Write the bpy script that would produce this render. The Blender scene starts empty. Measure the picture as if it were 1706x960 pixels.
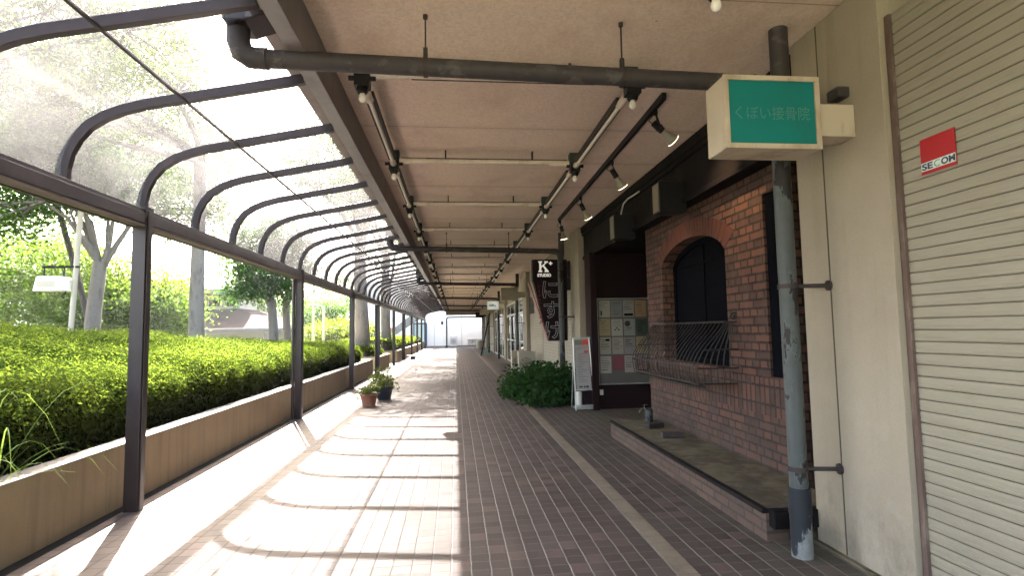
import bpy, math, random
import numpy as np
from mathutils import Vector, Matrix

C = bpy.context.scene.collection
SC = bpy.context.scene
R = math.radians
PI = math.pi

# ------------------------------------------------------------------ camera
def setup_camera():
    yaw, pitch, roll, f = .102, .0761, -.0175, 920.
    fw = Vector((math.sin(yaw) * math.cos(pitch), math.cos(yaw) * math.cos(pitch), math.sin(pitch)))
    r = Vector((math.cos(yaw), -math.sin(yaw), 0)); u = r.cross(fw)
    r2 = r * math.cos(roll) + u * math.sin(roll); u2 = u * math.cos(roll) - r * math.sin(roll)
    cam = bpy.data.cameras.new('camera'); o = bpy.data.objects.new('camera', cam); C.objects.link(o)
    m = Matrix((r2, u2, -fw)).transposed().to_4x4(); m.translation = (0, 0, 1.5)
    o.matrix_world = m
    cam.sensor_width = 36; cam.lens = f / 1706 * 36
    cam.clip_start = .05; cam.clip_end = 5000
    SC.camera = o
setup_camera()

# ------------------------------------------------------------------ sky, sun, exposure
HAZE = .0003
SUN = Vector((-.36, 1.0, 1.0)).normalized()       # towards the sun
w = bpy.data.worlds.new('World'); SC.world = w; w.use_nodes = True
nt = w.node_tree; nt.nodes.clear()
sky = nt.nodes.new('ShaderNodeTexSky'); sky.sky_type = 'NISHITA'; sky.sun_disc = False
sky.sun_elevation = math.asin(SUN.z); sky.sun_rotation = math.atan2(SUN.x, SUN.y)
sky.air_density = 1.0; sky.dust_density = 4.0; sky.ozone_density = .8; sky.altitude = 60
bg = nt.nodes.new('ShaderNodeBackground'); bg.inputs['Strength'].default_value = .085
wo = nt.nodes.new('ShaderNodeOutputWorld')
wb = nt.nodes.new('ShaderNodeMix'); wb.data_type = 'RGBA'; wb.blend_type = 'MULTIPLY'; wb.inputs[0].default_value = 1; wb.inputs[7].default_value = (1.07, 1.0, .90, 1)
nt.links.new(sky.outputs[0], wb.inputs[6]); nt.links.new(wb.outputs[2], bg.inputs[0]); nt.links.new(bg.outputs[0], wo.inputs[0])
sl = bpy.data.lights.new('sun', 'SUN'); sl.energy = 4.6; sl.angle = R(.53); sl.color = (1, .95, .87)
so = bpy.data.objects.new('sun', sl); C.objects.link(so); so.location = (-10, 30, 40)
so.rotation_euler = SUN.to_track_quat('Z', 'Y').to_euler()
SC.view_settings.view_transform = 'Standard'; SC.view_settings.look = 'None'
SC.view_settings.gamma = 1; SC.view_settings.use_curve_mapping = False
SC.view_settings.exposure = 4.8
SC.cycles.use_denoising = True
SC.cycles.max_bounces = 10; SC.cycles.diffuse_bounces = 6; SC.cycles.transparent_max_bounces = 24
SC.cycles.sample_clamp_indirect = 6
SC.cycles.use_adaptive_sampling = True; SC.cycles.adaptive_threshold = .02

# ------------------------------------------------------------------ node helper
class NT:
    def __init__(s, name):
        s.m = bpy.data.materials.new(name); s.m.use_nodes = True
        s.t = s.m.node_tree; s.t.nodes.clear()
        s.out = s.n('ShaderNodeOutputMaterial')
    def n(s, typ, **k):
        x = s.t.nodes.new(typ)
        for a, b in k.items(): setattr(x, a, b)
        return x
    def set(s, sock, v):
        if isinstance(v, bpy.types.NodeSocket): s.t.links.new(v, sock)
        elif v is not None:
            if isinstance(v, tuple) and len(v) == 3 and sock.type == 'RGBA': v = (*v, 1)
            sock.default_value = v
    def coord(s, kind='Object'):
        return s.n('ShaderNodeTexCoord').outputs[kind]
    def pos(s): return s.n('ShaderNodeNewGeometry').outputs['Position']
    def math(s, op, a, b=None, c=None, clamp=False):
        x = s.n('ShaderNodeMath', operation=op, use_clamp=clamp)
        s.set(x.inputs[0], a)
        if b is not None: s.set(x.inputs[1], b)
        if c is not None: s.set(x.inputs[2], c)
        return x.outputs[0]
    def sep(s, v):
        x = s.n('ShaderNodeSeparateXYZ'); s.set(x.inputs[0], v); return x.outputs
    def comb(s, x=0., y=0., z=0.):
        c = s.n('ShaderNodeCombineXYZ')
        for i, v in enumerate((x, y, z)): s.set(c.inputs[i], v)
        return c.outputs[0]
    def mapping(s, v, scale=(1, 1, 1), loc=(0, 0, 0), rot=(0, 0, 0)):
        m = s.n('ShaderNodeMapping'); s.set(m.inputs['Vector'], v)
        m.inputs['Scale'].default_value = scale; m.inputs['Location'].default_value = loc; m.inputs['Rotation'].default_value = rot
        return m.outputs[0]
    def noise(s, v, scale=5., detail=4., rough=.55):
        x = s.n('ShaderNodeTexNoise'); s.set(x.inputs['Vector'], v)
        x.inputs['Scale'].default_value = scale; x.inputs['Detail'].default_value = detail; x.inputs['Roughness'].default_value = rough
        return x.outputs['Fac']
    def ramp(s, f, stops):
        x = s.n('ShaderNodeValToRGB'); s.set(x.inputs[0], f)
        e = x.color_ramp.elements
        while len(e) < len(stops): e.new(.5)
        for i, (p, c) in enumerate(stops):
            e[i].position = p
            e[i].color = (*c, 1) if isinstance(c, tuple) else (c, c, c, 1)
        return x.outputs[0]
    def mix(s, f, a, b, blend='MIX'):
        x = s.n('ShaderNodeMix', data_type='RGBA', blend_type=blend)
        s.set(x.inputs[0], f); s.set(x.inputs[6], a); s.set(x.inputs[7], b)
        return x.outputs[2]
    def bump(s, h, strength=.3, dist=.01):
        x = s.n('ShaderNodeBump'); s.set(x.inputs['Height'], h)
        x.inputs['Strength'].default_value = strength; x.inputs['Distance'].default_value = dist
        return x.outputs[0]
    def principled(s, col, rough=.6, metal=0., normal=None, spec=.5, emis=None, estr=0.):
        p = s.n('ShaderNodeBsdfPrincipled')
        s.set(p.inputs['Base Color'], col); s.set(p.inputs['Roughness'], rough); s.set(p.inputs['Metallic'], metal)
        s.set(p.inputs['Specular IOR Level'], spec)
        if normal is not None: s.set(p.inputs['Normal'], normal)
        if emis is not None:
            s.set(p.inputs['Emission Color'], emis); p.inputs['Emission Strength'].default_value = estr
        return p.outputs[0]
    def done(s, sh):
        s.t.links.new(sh, s.out.inputs['Surface']); return s.m

def hsvvar(c, k): return tuple(max(0, x * k) for x in c)

def m_paint(name, col, rough=.5, var=.12, scale=6., metal=0., bump=.0, dirt=None, dirt_amt=.5, spec=.4):
    """painted or plain surface with mottling and optional dirt patches"""
    t = NT(name); p = t.pos()
    n1 = t.noise(p, scale, 5, .6)
    c = t.mix(n1, hsvvar(col, 1 - var), hsvvar(col, 1 + var))
    if dirt is not None:
        n2 = t.noise(t.mapping(p, (1, 1, .35), (3.1, 7.7, 1.3)), scale * .6, 6, .65)
        f = t.ramp(n2, [(.5, 0.), (.72, dirt_amt)])
        c = t.mix(f, c, dirt)
    nb = t.bump(t.noise(p, 90, 3, .6), bump, .004) if bump else None
    rr = t.math('MULTIPLY_ADD', n1, .25, rough - .12)
    return t.done(t.principled(c, rr, metal, nb, spec))

def m_peel(name, col, under, scale, lo, stretch=.45, col2=None):
    t = NT(name); p = t.pos()
    n = t.noise(t.mapping(p, (1, 1, stretch), (2.3, 1.1, .55)), scale, 7, .62)
    c = t.mix(t.noise(p, 11, 4), hsvvar(col, .75), hsvvar(col, 1.2))
    st = t.ramp(t.noise(t.mapping(p, (6, 6, .5)), 3, 4), [(.45, 0.), (.75, .5)])
    c = t.mix(st, c, hsvvar(col, .5))
    f = t.ramp(n, [(lo, 0.), (lo + .025, 1.)])
    c = t.mix(f, c, t.mix(t.noise(p, 30, 3), hsvvar(under, .6), hsvvar(under, 1.5)))
    e = t.ramp(n, [(lo - .02, 0.), (lo, .5), (lo + .012, 0.)])
    c = t.mix(e, c, col2 or hsvvar(col, 1.6))
    return t.done(t.principled(c, .6, 0, t.bump(f, .5, .003), .3))

def m_leaf(name, c1, c2, trans=.45, tcol=None, spec=.03):
    t = NT(name)
    r = t.n('ShaderNodeNewGeometry').outputs['Random Per Island']
    p = t.pos()
    n = t.noise(p, 1.3, 3, .5)
    f = t.math('ADD', t.math('MULTIPLY', r, .55), t.math('MULTIPLY', n, .5), clamp=True)
    c = t.mix(f, c1, c2)
    d = t.principled(c, .6, 0, None, spec)
    tr = t.n('ShaderNodeBsdfTranslucent')
    t.set(tr.inputs[0], t.mix(.7, c, tcol or (c2[0] * 1.5, c2[1] * 1.5, c2[2] * .6)))
    mx = t.n('ShaderNodeMixShader'); mx.inputs[0].default_value = trans
    t.t.links.new(d, mx.inputs[1]); t.t.links.new(tr.outputs[0], mx.inputs[2])
    return t.done(mx.outputs[0])

def m_emit(name, col, strength):
    t = NT(name)
    return t.done(t.principled(col, .4, emis=col, estr=strength))

TILE = .124
def m_paving():
    t = NT('paving_tiles'); p = t.pos(); s = t.sep(p)
    u = t.math('MULTIPLY_ADD', s[0], 1 / TILE, 64 - .08 / TILE * 0 + .355); v = t.math('MULTIPLY_ADD', s[1], 1 / TILE, 64)
    wob = t.math('MULTIPLY', t.math('SUBTRACT', t.noise(p, 9, 2), .5), .10)
    fu = t.math('FRACT', t.math('ADD', u, wob)); fv = t.math('FRACT', t.math('ADD', v, wob))
    du = t.math('ABSOLUTE', t.math('SUBTRACT', fu, .5)); dv = t.math('ABSOLUTE', t.math('SUBTRACT', fv, .5))
    wide = t.noise(t.mapping(p, (3, .4, 1)), 1.5, 3)
    jl = t.math('SMOOTH_MIN', 1., t.math('MULTIPLY', t.math('SUBTRACT', du, .443), 30), .1, clamp=True)
    jc = t.math('SMOOTH_MIN', 1., t.math('MULTIPLY', t.math('SUBTRACT', dv, .448), 30), .1, clamp=True)
    wn = t.n('ShaderNodeTexWhiteNoise', noise_dimensions='2D')
    t.set(wn.inputs['Vector'], t.comb(t.math('FLOOR', u), t.math('FLOOR', v)))
    big = t.noise(p, .7, 5, .6); fine = t.noise(p, 160, 3, .7); mid = t.noise(p, 14, 4, .6)
    tone = t.math('ADD', t.math('MULTIPLY', wn.outputs['Value'], .45), t.math('MULTIPLY', big, .55))
    c = t.ramp(tone, [(.2, (.048, .038, .033)), (.5, (.072, .058, .051)), (.8, (.099, .082, .073))])
    c = t.mix(t.math('MULTIPLY', t.math('SUBTRACT', fine, .35, clamp=True), 1.1, clamp=True), c, (.075, .056, .05))
    c = t.mix(t.math('MULTIPLY', t.math('GREATER_THAN', wn.outputs['Value'], .86), .35), c, (.14, .085, .078))
    # joints: pale look in shade and dark look in sun painted into the mortar colour
    under = t.math('MULTIPLY_ADD', s[0], 1.6, t.math('MULTIPLY', big, 1.6), clamp=True)
    jcol = t.mix(under, (.012, .009, .008), (.215, .205, .195))
    jcol2 = t.mix(under, (.010, .008, .007), (.105, .095, .088))
    c = t.mix(t.math('MULTIPLY', jc, t.math('MULTIPLY_ADD', mid, .9, .25), clamp=True), c, jcol2)
    c = t.mix(t.math('MULTIPLY', jl, t.math('MULTIPLY_ADD', wide, .8, .35), clamp=True), c, jcol)
    stain = t.ramp(t.noise(p, 2.3, 6, .7), [(.56, 0.), (.75, .45)])
    c = t.mix(stain, c, (.07, .058, .052))
    vo = t.n('ShaderNodeTexVoronoi'); t.set(vo.inputs['Vector'], p); vo.inputs['Scale'].default_value = 2.6
    gum = t.math('MULTIPLY', t.math('LESS_THAN', vo.outputs['Distance'], .055), t.math('GREATER_THAN', t.noise(p, .9, 2), .5))
    c = t.mix(t.math('MULTIPLY', gum, .6), c, (.035, .03, .027))
    c = t.mix(t.ramp(t.noise(p, 5.5, 6, .75), [(.55, 0.), (.72, .5)]), c, (.045, .038, .033))
    # moss towards the wall foot
    moss = t.math('MULTIPLY', t.math('MULTIPLY_ADD', s[0], 2.2, -4.3, clamp=True), t.ramp(t.noise(p, 3.5, 5), [(.42, 0.), (.62, .55)]))
    c = t.mix(moss, c, (.085, .10, .055))
    h = t.math('SUBTRACT', t.math('MULTIPLY', fine, .25), t.math('MAXIMUM', jl, jc))
    return t.done(t.principled(c, t.math('MULTIPLY_ADD', big, .25, .46), 0, t.bump(h, .6, .005), .22))

def m_brick(name, bw=.26, bh=.08, soldier=False, offset=.5, squash=.5, c1=(.122, .052, .036), c2=(.040, .025, .023), mortar=(.014, .011, .010), lowgrey=1.):
    t = NT(name); p = t.pos(); s = t.sep(p)
    h = t.math('ADD', s[0], s[1])
    v = t.comb(s[2], h, 0.) if soldier else t.comb(h, s[2], 0.)
    wv = t.n('ShaderNodeVectorMath', operation='MULTIPLY_ADD'); nn = t.n('ShaderNodeTexNoise'); t.set(nn.inputs['Vector'], p); nn.inputs['Scale'].default_value = 14; nn.inputs['Detail'].default_value = 3
    t.set(wv.inputs[0], nn.outputs['Color']); wv.inputs[1].default_value = (.012, .010, 0); t.set(wv.inputs[2], v)
    b = t.n('ShaderNodeTexBrick'); t.set(b.inputs['Vector'], t.mapping(wv.outputs[0], (1, 1, 1), (.03, .01, 0)))
    b.offset = offset; b.squash = squash; b.squash_frequency = 2
    t.set(b.inputs['Color1'], c1); t.set(b.inputs['Color2'], c2); t.set(b.inputs['Mortar'], mortar)
    b.inputs['Scale'].default_value = 1; b.inputs['Mortar Size'].default_value = .012; b.inputs['Mortar Smooth'].default_value = .2
    b.inputs['Bias'].default_value = -.1; b.inputs['Brick Width'].default_value = bw; b.inputs['Row Height'].default_value = bh
    n = t.noise(p, 7, 6, .65); n2 = t.noise(p, 45, 4, .7)
    c = t.mix(t.ramp(n, [(.4, 0.), (.8, .5)]), b.outputs['Color'], (.12, .075, .06))
    c = t.mix(t.ramp(n2, [(.5, 0.), (.8, .5)]), c, (.022, .015, .014))
    c = t.mix(t.ramp(t.noise(p, 2.2, 4), [(.58, 0.), (.72, .2)]), c, (.12, .09, .075))
    low = t.math('MULTIPLY', t.math('MULTIPLY_ADD', s[2], -1.3, 1.35, clamp=True), t.ramp(t.noise(p, 5, 6, .7), [(.36, .1 * lowgrey), (.62, .65 * lowgrey)]))
    c = t.mix(low, c, (.058, .049, .043))
    hh = t.math('SUBTRACT', t.math('MULTIPLY', n2, .5), b.outputs['Fac'])
    return t.done(t.principled(c, .8, 0, t.bump(hh, .8, .008), .3))

def m_concrete(name, col=(.42, .36, .27), streak=True, moss=.0):
    t = NT(name); p = t.pos(); s = t.sep(p)
    n = t.noise(p, 3, 6, .65); f = t.noise(p, 60, 3, .7)
    c = t.mix(n, hsvvar(col, .72), hsvvar(col, 1.2))
    c = t.mix(t.math('MULTIPLY', f, .35), c, hsvvar(col, .5))
    if streak:
        st = t.ramp(t.noise(t.mapping(p, (5, 5, .25)), 2.2, 5, .6), [(.48, 0.), (.74, .6)])
        c = t.mix(st, c, hsvvar((col[0], col[1] * .92, col[2] * .8), .45))
        dn = t.math('MULTIPLY', t.ramp(t.noise(t.mapping(p, (1, 1, .6)), 3, 5, .6), [(.4, 0.), (.7, 1.)]), .4)
        c = t.mix(dn, c, (.20, .15, .10))
    if moss:
        c = t.mix(t.ramp(t.noise(p, 4, 6, .7), [(.40, 0.), (.62, moss)]), c, (.082, .076, .034))
        c = t.mix(t.ramp(t.noise(p, 2.6, 6, .75), [(.48, 0.), (.60, moss * .9)]), c, (.045, .037, .028))
    return t.done(t.principled(c, .85, 0, t.bump(t.math('ADD', f, t.math('MULTIPLY', n, .5)), .35, .006), .3))

def m_ceiling():
    t = NT('ceiling_board'); p = t.pos(); s = t.sep(p)
    n = t.noise(p, 1.2, 5, .6); f = t.noise(p, 45, 4, .6)
    c = t.mix(n, (.73, .59, .485), (.83, .685, .575))
    c = t.mix(t.ramp(f, [(.40, 0.), (.72, .5)]), c, (.50, .37, .285))
    c = t.mix(t.ramp(t.noise(p, 130, 2, .5), [(.60, 0.), (.70, .45)]), c, (.40, .28, .21))
    # board joints across the walk
    d = t.math('ABSOLUTE', t.math('SUBTRACT', t.math('FRACT', t.math('MULTIPLY_ADD', s[1], 1 / 1.15, 100.5 - 5.5 / 1.15)), .5))
    c = t.mix(t.math('MULTIPLY', t.math('LESS_THAN', d, .0045), .75), c, (.20, .14, .11))
    sp = t.n('ShaderNodeTexVoronoi'); t.set(sp.inputs['Vector'], p); sp.inputs['Scale'].default_value = 4.5
    r = t.math('MULTIPLY', t.math('LESS_THAN', sp.outputs['Distance'], .035), t.math('GREATER_THAN', t.noise(p, 1.1, 2), .53))
    c = t.mix(t.math('MULTIPLY', r, .75), c, (.09, .05, .035))
    dd = t.math('MULTIPLY', t.math('SUBTRACT', .09, d, clamp=True), t.math('MULTIPLY', t.noise(p, 3.3, 5, .7), 5.5), clamp=True)
    c = t.mix(dd, c, (.44, .32, .245))
    st = t.ramp(t.noise(t.mapping(p, (1, .6, 1), (9, 2, 0)), 1.6, 6, .7), [(.50, 0.), (.72, .5)])
    c = t.mix(st, c, (.50, .36, .27))
    return t.done(t.principled(c, .8, 0, t.bump(f, .12, .004), .25))

def m_panel():
    t = NT('roof_sheet'); p = t.pos()
    n = t.noise(t.mapping(p, (1, 1, 1)), 1.6, 6, .65); n2 = t.noise(p, 55, 3, .7)
    s = t.sep(p)
    grime = t.math('ADD', t.ramp(n, [(.35, .04), (.75, .30)]), t.math('MULTIPLY', t.math('MULTIPLY_ADD', s[2], -1.5, 4.75, clamp=True), .16))
    grime = t.math('ADD', grime, t.ramp(n2, [(.66, 0.), (.72, .12)]))
    tr = t.n('ShaderNodeBsdfTransparent'); tr.inputs[0].default_value = (.56, .55, .56, 1)
    df = t.n('ShaderNodeBsdfDiffuse'); t.set(df.inputs[0], (.24, .23, .24))
    tl = t.n('ShaderNodeBsdfTranslucent'); t.set(tl.inputs[0], (.10, .095, .095))
    gl = t.n('ShaderNodeBsdfGlossy'); gl.inputs['Roughness'].default_value = .12; gl.inputs[0].default_value = (.8, .8, .8, 1)
    a = t.n('ShaderNodeMixShader'); a.inputs[0].default_value = .65
    t.t.links.new(df.outputs[0], a.inputs[1]); t.t.links.new(tl.outputs[0], a.inputs[2])
    b = t.n('ShaderNodeMixShader'); t.set(b.inputs[0], t.math('ADD', grime, .18, clamp=True))
    rf = t.n('ShaderNodeBsdfRefraction'); rf.inputs['IOR'].default_value = 1.0; t.set(rf.inputs['Roughness'], t.math('MULTIPLY_ADD', n, .25, .10)); rf.inputs[0].default_value = (.50, .49, .505, 1)
    c = t.n('ShaderNodeMixShader'); c.inputs[0].default_value = .52
    t.t.links.new(tr.outputs[0], c.inputs[1]); t.t.links.new(rf.outputs[0], c.inputs[2])
    t.t.links.new(c.outputs[0], b.inputs[1]); t.t.links.new(a.outputs[0], b.inputs[2])
    lw = t.n('ShaderNodeLayerWeight'); lw.inputs[0].default_value = .2
    g = t.n('ShaderNodeMixShader'); t.set(g.inputs[0], t.math('MULTIPLY', lw.outputs['Fresnel'], .12))
    t.t.links.new(b.outputs[0], g.inputs[1]); t.t.links.new(gl.outputs[0], g.inputs[2])
    return t.done(g.outputs[0])

def m_glass(name='glass', tint=(.5, .55, .55), refl=.12, blend=.35):
    t = NT(name)
    tr = t.n('ShaderNodeBsdfTransparent'); tr.inputs[0].default_value = (*tint, 1)
    gl = t.n('ShaderNodeBsdfGlossy'); gl.inputs['Roughness'].default_value = .03
    lw = t.n('ShaderNodeLayerWeight'); lw.inputs[0].default_value = blend
    m = t.n('ShaderNodeMixShader'); t.set(m.inputs[0], t.math('ADD', lw.outputs['Fresnel'], refl, clamp=True))
    t.t.links.new(tr.outputs[0], m.inputs[1]); t.t.links.new(gl.outputs[0], m.inputs[2])
    return t.done(m.outputs[0])

def m_wall():
    t = NT('cream_wall'); p = t.pos(); s = t.sep(p)
    n = t.noise(p, 1.8, 6, .65); f = t.noise(p, 70, 4, .7)
    c = t.mix(n, (.245, .208, .160), (.36, .312, .247))
    c = t.mix(t.ramp(f, [(.45, 0.), (.75, .35)]), c, (.215, .182, .14))
    run = t.math('MULTIPLY', t.ramp(t.noise(t.mapping(p, (4, 4, .25)), 2.0, 6, .7), [(.52, 0.), (.74, 1.)]), t.math('MULTIPLY_ADD', s[2], .16, .08))
    c = t.mix(run, c, (.19, .155, .11))
    low = t.math('MULTIPLY', t.math('MULTIPLY_ADD', s[2], -1.5, .9, clamp=True), t.ramp(t.noise(t.mapping(p, (1, 1, .6)), 5, 6, .7), [(.36, 0.), (.62, .9)]))
    c = t.mix(low, c, (.115, .105, .078))
    c = t.mix(t.ramp(t.noise(p, 4.2, 3, .5), [(.66, 0.), (.69, .16)]), c, (.36, .325, .27))
    return t.done(t.principled(c, .78, 0, t.bump(t.math('ADD', f, t.math('MULTIPLY', n, .6)), .22, .006), .25))

def m_shutter():
    t = NT('shutter_cream'); p = t.pos(); s = t.sep(p)
    n = t.noise(p, 1.5, 5, .6); row = t.noise(t.mapping(p, (.3, .25, 16)), 1.0, 2, .5)
    c = t.mix(n, (.235, .21, .162), (.295, .266, .21))
    c = t.mix(t.math('MULTIPLY', row, .5), c, (.25, .236, .188))
    sm = t.ramp(t.noise(t.mapping(p, (1, 1.2, 5)), 3, 6, .7), [(.55, 0.), (.75, .55)])
    c = t.mix(sm, c, (.20, .165, .115))
    sc = t.ramp(t.noise(t.mapping(p, (1, 2.2, 60)), 2.5, 3, .6), [(.66, 0.), (.70, .5)])
    c = t.mix(sc, c, (.17, .14, .10))
    low = t.math('MULTIPLY', t.math('MULTIPLY_ADD', s[2], -.9, .8, clamp=True), t.ramp(t.noise(p, 6, 6, .7), [(.40, 0.), (.66, .6)]))
    c = t.mix(low, c, (.15, .13, .095))
    return t.done(t.principled(c, t.math('MULTIPLY_ADD', n, .3, .4), 0, t.bump(t.math('ADD', t.noise(p, 2.5, 3), t.math('MULTIPLY', t.noise(p, 80, 2), .1)), .25, .02), .3))

M = dict(
    paving=m_paving(),
    brick=m_brick('brick_wall'),
    brick_soldier=m_brick('brick_soldier', .165, .08, True, 0., 1.),
    brick_arch=m_paint('brick_arch', (.085, .028, .020), .8, .35, 14, dirt=(.03, .018, .015), bump=.3),
    brick_pale=m_brick('brick_ledge', .24, .075, False, .5, 1., (.115, .070, .054), (.066, .042, .034), (.045, .038, .031), lowgrey=.35),
    concrete=m_concrete('planter_concrete', (.25, .188, .108)),
    coping=m_concrete('coping_concrete', (.20, .185, .165), False),
    moss=m_concrete('mossy_ledge', (.165, .132, .092), False, .8),
    slab=m_concrete('pale_slab', (.62, .60, .56), False),
    ceiling=m_ceiling(),
    panel=m_panel(),
    wall=m_wall(),
    bronze=m_paint('bronze_frame', (.030, .021, .021), .38, .25, 5, metal=.35, dirt=(.07, .052, .052), dirt_amt=.5),
    bronze_lt=m_paint('edge_beam_paint', (.17, .152, .155), .42, .15, 4, dirt=(.07, .05, .045), dirt_amt=.6),
    eave=m_paint('eave_board', (.19, .155, .135), .75, .2, 9, dirt=(.14, .10, .085), dirt_amt=.7, bump=.2),
    pipe=m_peel('drainpipe_paint', (.046, .039, .042), (.075, .066, .067), 5.5, .57, 1.6),
    pipe_blue=m_peel('grey_pipe', (.064, .071, .072), (.013, .011, .012), 5.5, .53, .4),
    pipe_old=m_peel('peeling_pipe', (.015, .018, .024), (.15, .155, .155), 7, .54, .35),
    rust=m_paint('rusty_iron', (.030, .022, .022), .7, .3, 20, dirt=(.075, .035, .022)),
    black=m_paint('black_plastic', (.012, .012, .013), .5, .2, spec=.25),
    dark=m_paint('dark_fascia', (.009, .0075, .0085), .7, .3, 5, spec=.12, dirt=(.016, .010, .013)),
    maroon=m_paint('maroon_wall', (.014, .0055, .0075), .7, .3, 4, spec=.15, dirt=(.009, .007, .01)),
    iron=m_paint('wrought_iron', (.016, .013, .013), .5, .3, 30, dirt=(.04, .025, .018)),
    slat=m_shutter(),
    groove=m_paint('shutter_groove', (.07, .055, .04), .7, .2, 8),
    rail=m_paint('guide_rail', (.10, .065, .055), .6, .35, 15, dirt=(.3, .25, .2)),
    white=m_paint('white_paint', (.74, .71, .66), .45, .05, 5, dirt=(.50, .40, .28), dirt_amt=.35),
    signbox=m_paint('sign_case', (.46, .395, .31), .55, .08, 6, dirt=(.20, .11, .05), dirt_amt=.75),
    beige=m_paint('beige_case', (.33, .285, .22), .55, .08, 5, dirt=(.3, .24, .18)),
    teal=m_paint('teal_sign', (.004, .165, .155), .55, .10, 5, dirt=(.012, .11, .10), dirt_amt=.5, spec=.25),
    ghost=m_paint('faded_letters', (.055, .205, .185), .6, .25, 60),
    red=m_paint('sticker_red', (.33, .006, .011), .4, .05, 8),
    navy=m_paint('sticker_navy', (.02, .035, .075), .5),
    palegrey=m_paint('sticker_pale', (.50, .58, .55), .5),
    conduit=m_paint('conduit_cream', (.62, .53, .46), .5, .08, 12, dirt=(.22, .13, .09), dirt_amt=.5),
    tube=m_paint('tube_white', (.66, .61, .54), .35, .04),
    bulb=m_paint('bulb_frost', (.78, .74, .70), .2, .02),
    boxgreen=m_paint('junction_green', (.030, .040, .036), .5, .3, 20),
    alu=m_paint('aluminium', (.52, .52, .51), .32, .05, 8, metal=.7),
    steel=m_paint('brushed_steel', (.50, .50, .50), .25, .05, 8, metal=1.),
    glass=m_glass(), darkglass=m_glass('dark_glass', (.05, .055, .065), .0, .08),
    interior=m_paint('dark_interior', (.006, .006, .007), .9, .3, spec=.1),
    windowdark=m_paint('dark_window', (.004, .0045, .007), .85, .3, spec=.02),
    soil=m_paint('soil', (.020, .014, .010), 1., .4, 12, bump=.5, spec=0.),
    ground=m_paint('ground_earth', (.13, .13, .075), .95, .35, .8, dirt=(.07, .10, .035), bump=.2),
    asphalt=m_paint('asphalt', (.07, .068, .066), .9, .15, 6),
    strip=None,
    bark=m_paint('bark_pale', (.125, .105, .088), .85, .22, 10, dirt=(.035, .028, .022), dirt_amt=.75, bump=.4),
    bark_dark=m_paint('bark_dark', (.045, .038, .03), .9, .3, 14, bump=.5),
    bark_patch=m_paint('bark_patch', (.09, .075, .055), .9, .35, 16, bump=.5),
    terracotta=m_paint('terracotta', (.36, .135, .085), .75, .12, 9, dirt=(.45, .3, .22)),
    bluepot=m_paint('blue_pot', (.02, .028, .045), .35, .2),
    leaf_hedge=m_leaf('hedge_leaf', (.018, .034, .006), (.064, .088, .018), .5, spec=0.),
    leaf_dark=m_leaf('dark_leaf', (.014, .045, .012), (.036, .088, .02), .5),
    leaf_tree=m_leaf('tree_leaf', (.014, .036, .009), (.036, .070, .016), .5),
    leaf_light=m_leaf('light_leaf', (.028, .057, .013), (.060, .098, .022), .5),
    leaf_yellow=m_leaf('yellow_leaf', (.035, .056, .006), (.070, .092, .010), .5),
    leaf_ivy=m_leaf('ivy_leaf', (.012, .032, .012), (.032, .075, .024), .3),
    leaf_pot=m_leaf('pot_leaf', (.05, .075, .02), (.12, .145, .045), .4),
    blade=m_leaf('grass_blade', (.05, .09, .025), (.11, .16, .05), .35),
    flower=m_paint('flower_cream', (.75, .66, .5), .6),
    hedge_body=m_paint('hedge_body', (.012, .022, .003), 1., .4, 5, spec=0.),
    housewall=m_paint('house_wall', (.15, .14, .13), .7, .04, 1.5),
    endwall=m_paint('end_wall', (.86, .79, .70), .7, .03, .8, dirt=(.7, .62, .55), dirt_amt=.3),
    roofbrown=m_paint('roof_brown', (.022, .015, .0135), .9, .12, 3, spec=.03),
    roofgrey=m_paint('roof_grey', (.09, .09, .095), .8, .06, 2, spec=.05),
    hill=m_paint('hill_forest', (.045, .075, .040), .95, .4, .03, dirt=(.03, .05, .03)),
    blueframe=m_paint('blue_frame', (.05, .09, .17), .5),
    redpaint=m_paint('red_paint', (.5, .05, .04), .5),
    greenmat=m_paint('green_mat', (.025, .15, .075), .9, .15, 30),
    yglass=m_paint('dull_yellow_pane', (.17, .145, .105), .4, .25, 12),
    lens=m_emit('spot_lens', (1, .82, .52), .28),
    shade=m_paint('lamp_shade', (.23, .205, .16), .35, .1, 20),
    litletter=m_emit('lit_letter', (.55, .52, .46), .035),
    litsign=m_emit('lit_sign', (.5, .56, .54), .022),
    outline=m_paint('outline_white', (.36, .36, .40), .5),
    redtext=m_paint('red_text', (.16, .012, .02), .6),
    paper=m_paint('paper', (.55, .51, .42), .7, .08, 20),
)
def m_strip():
    t = NT('drain_strip'); p = t.pos(); s = t.sep(p)
    fv = t.math('ABSOLUTE', t.math('SUBTRACT', t.math('FRACT', t.math('MULTIPLY', s[1], 1 / TILE)), .5))
    n = t.noise(p, 5, 5, .65); f = t.noise(p, 90, 3)
    c = t.mix(n, (.13, .108, .080), (.25, .21, .158))
    c = t.mix(t.math('MULTIPLY', f, .3), c, (.12, .10, .08))
    c = t.mix(t.math('MULTIPLY', t.math('GREATER_THAN', fv, .465), .5), c, (.09, .075, .06))
    c = t.mix(t.ramp(t.noise(p, 2.1, 6, .75), [(.48, 0.), (.68, .6)]), c, (.09, .076, .06))
    return t.done(t.principled(c, .75, 0, t.bump(f, .3, .004), .3))
M['strip'] = m_strip()

_paper = {}
def paper_mat(col):
    if col not in _paper: _paper[col] = m_paint('poster_paper', tuple(.38 * q + .20 * sum(col) / 3 for q in col), .6, .08, 25, spec=.3)
    return _paper[col]

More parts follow.
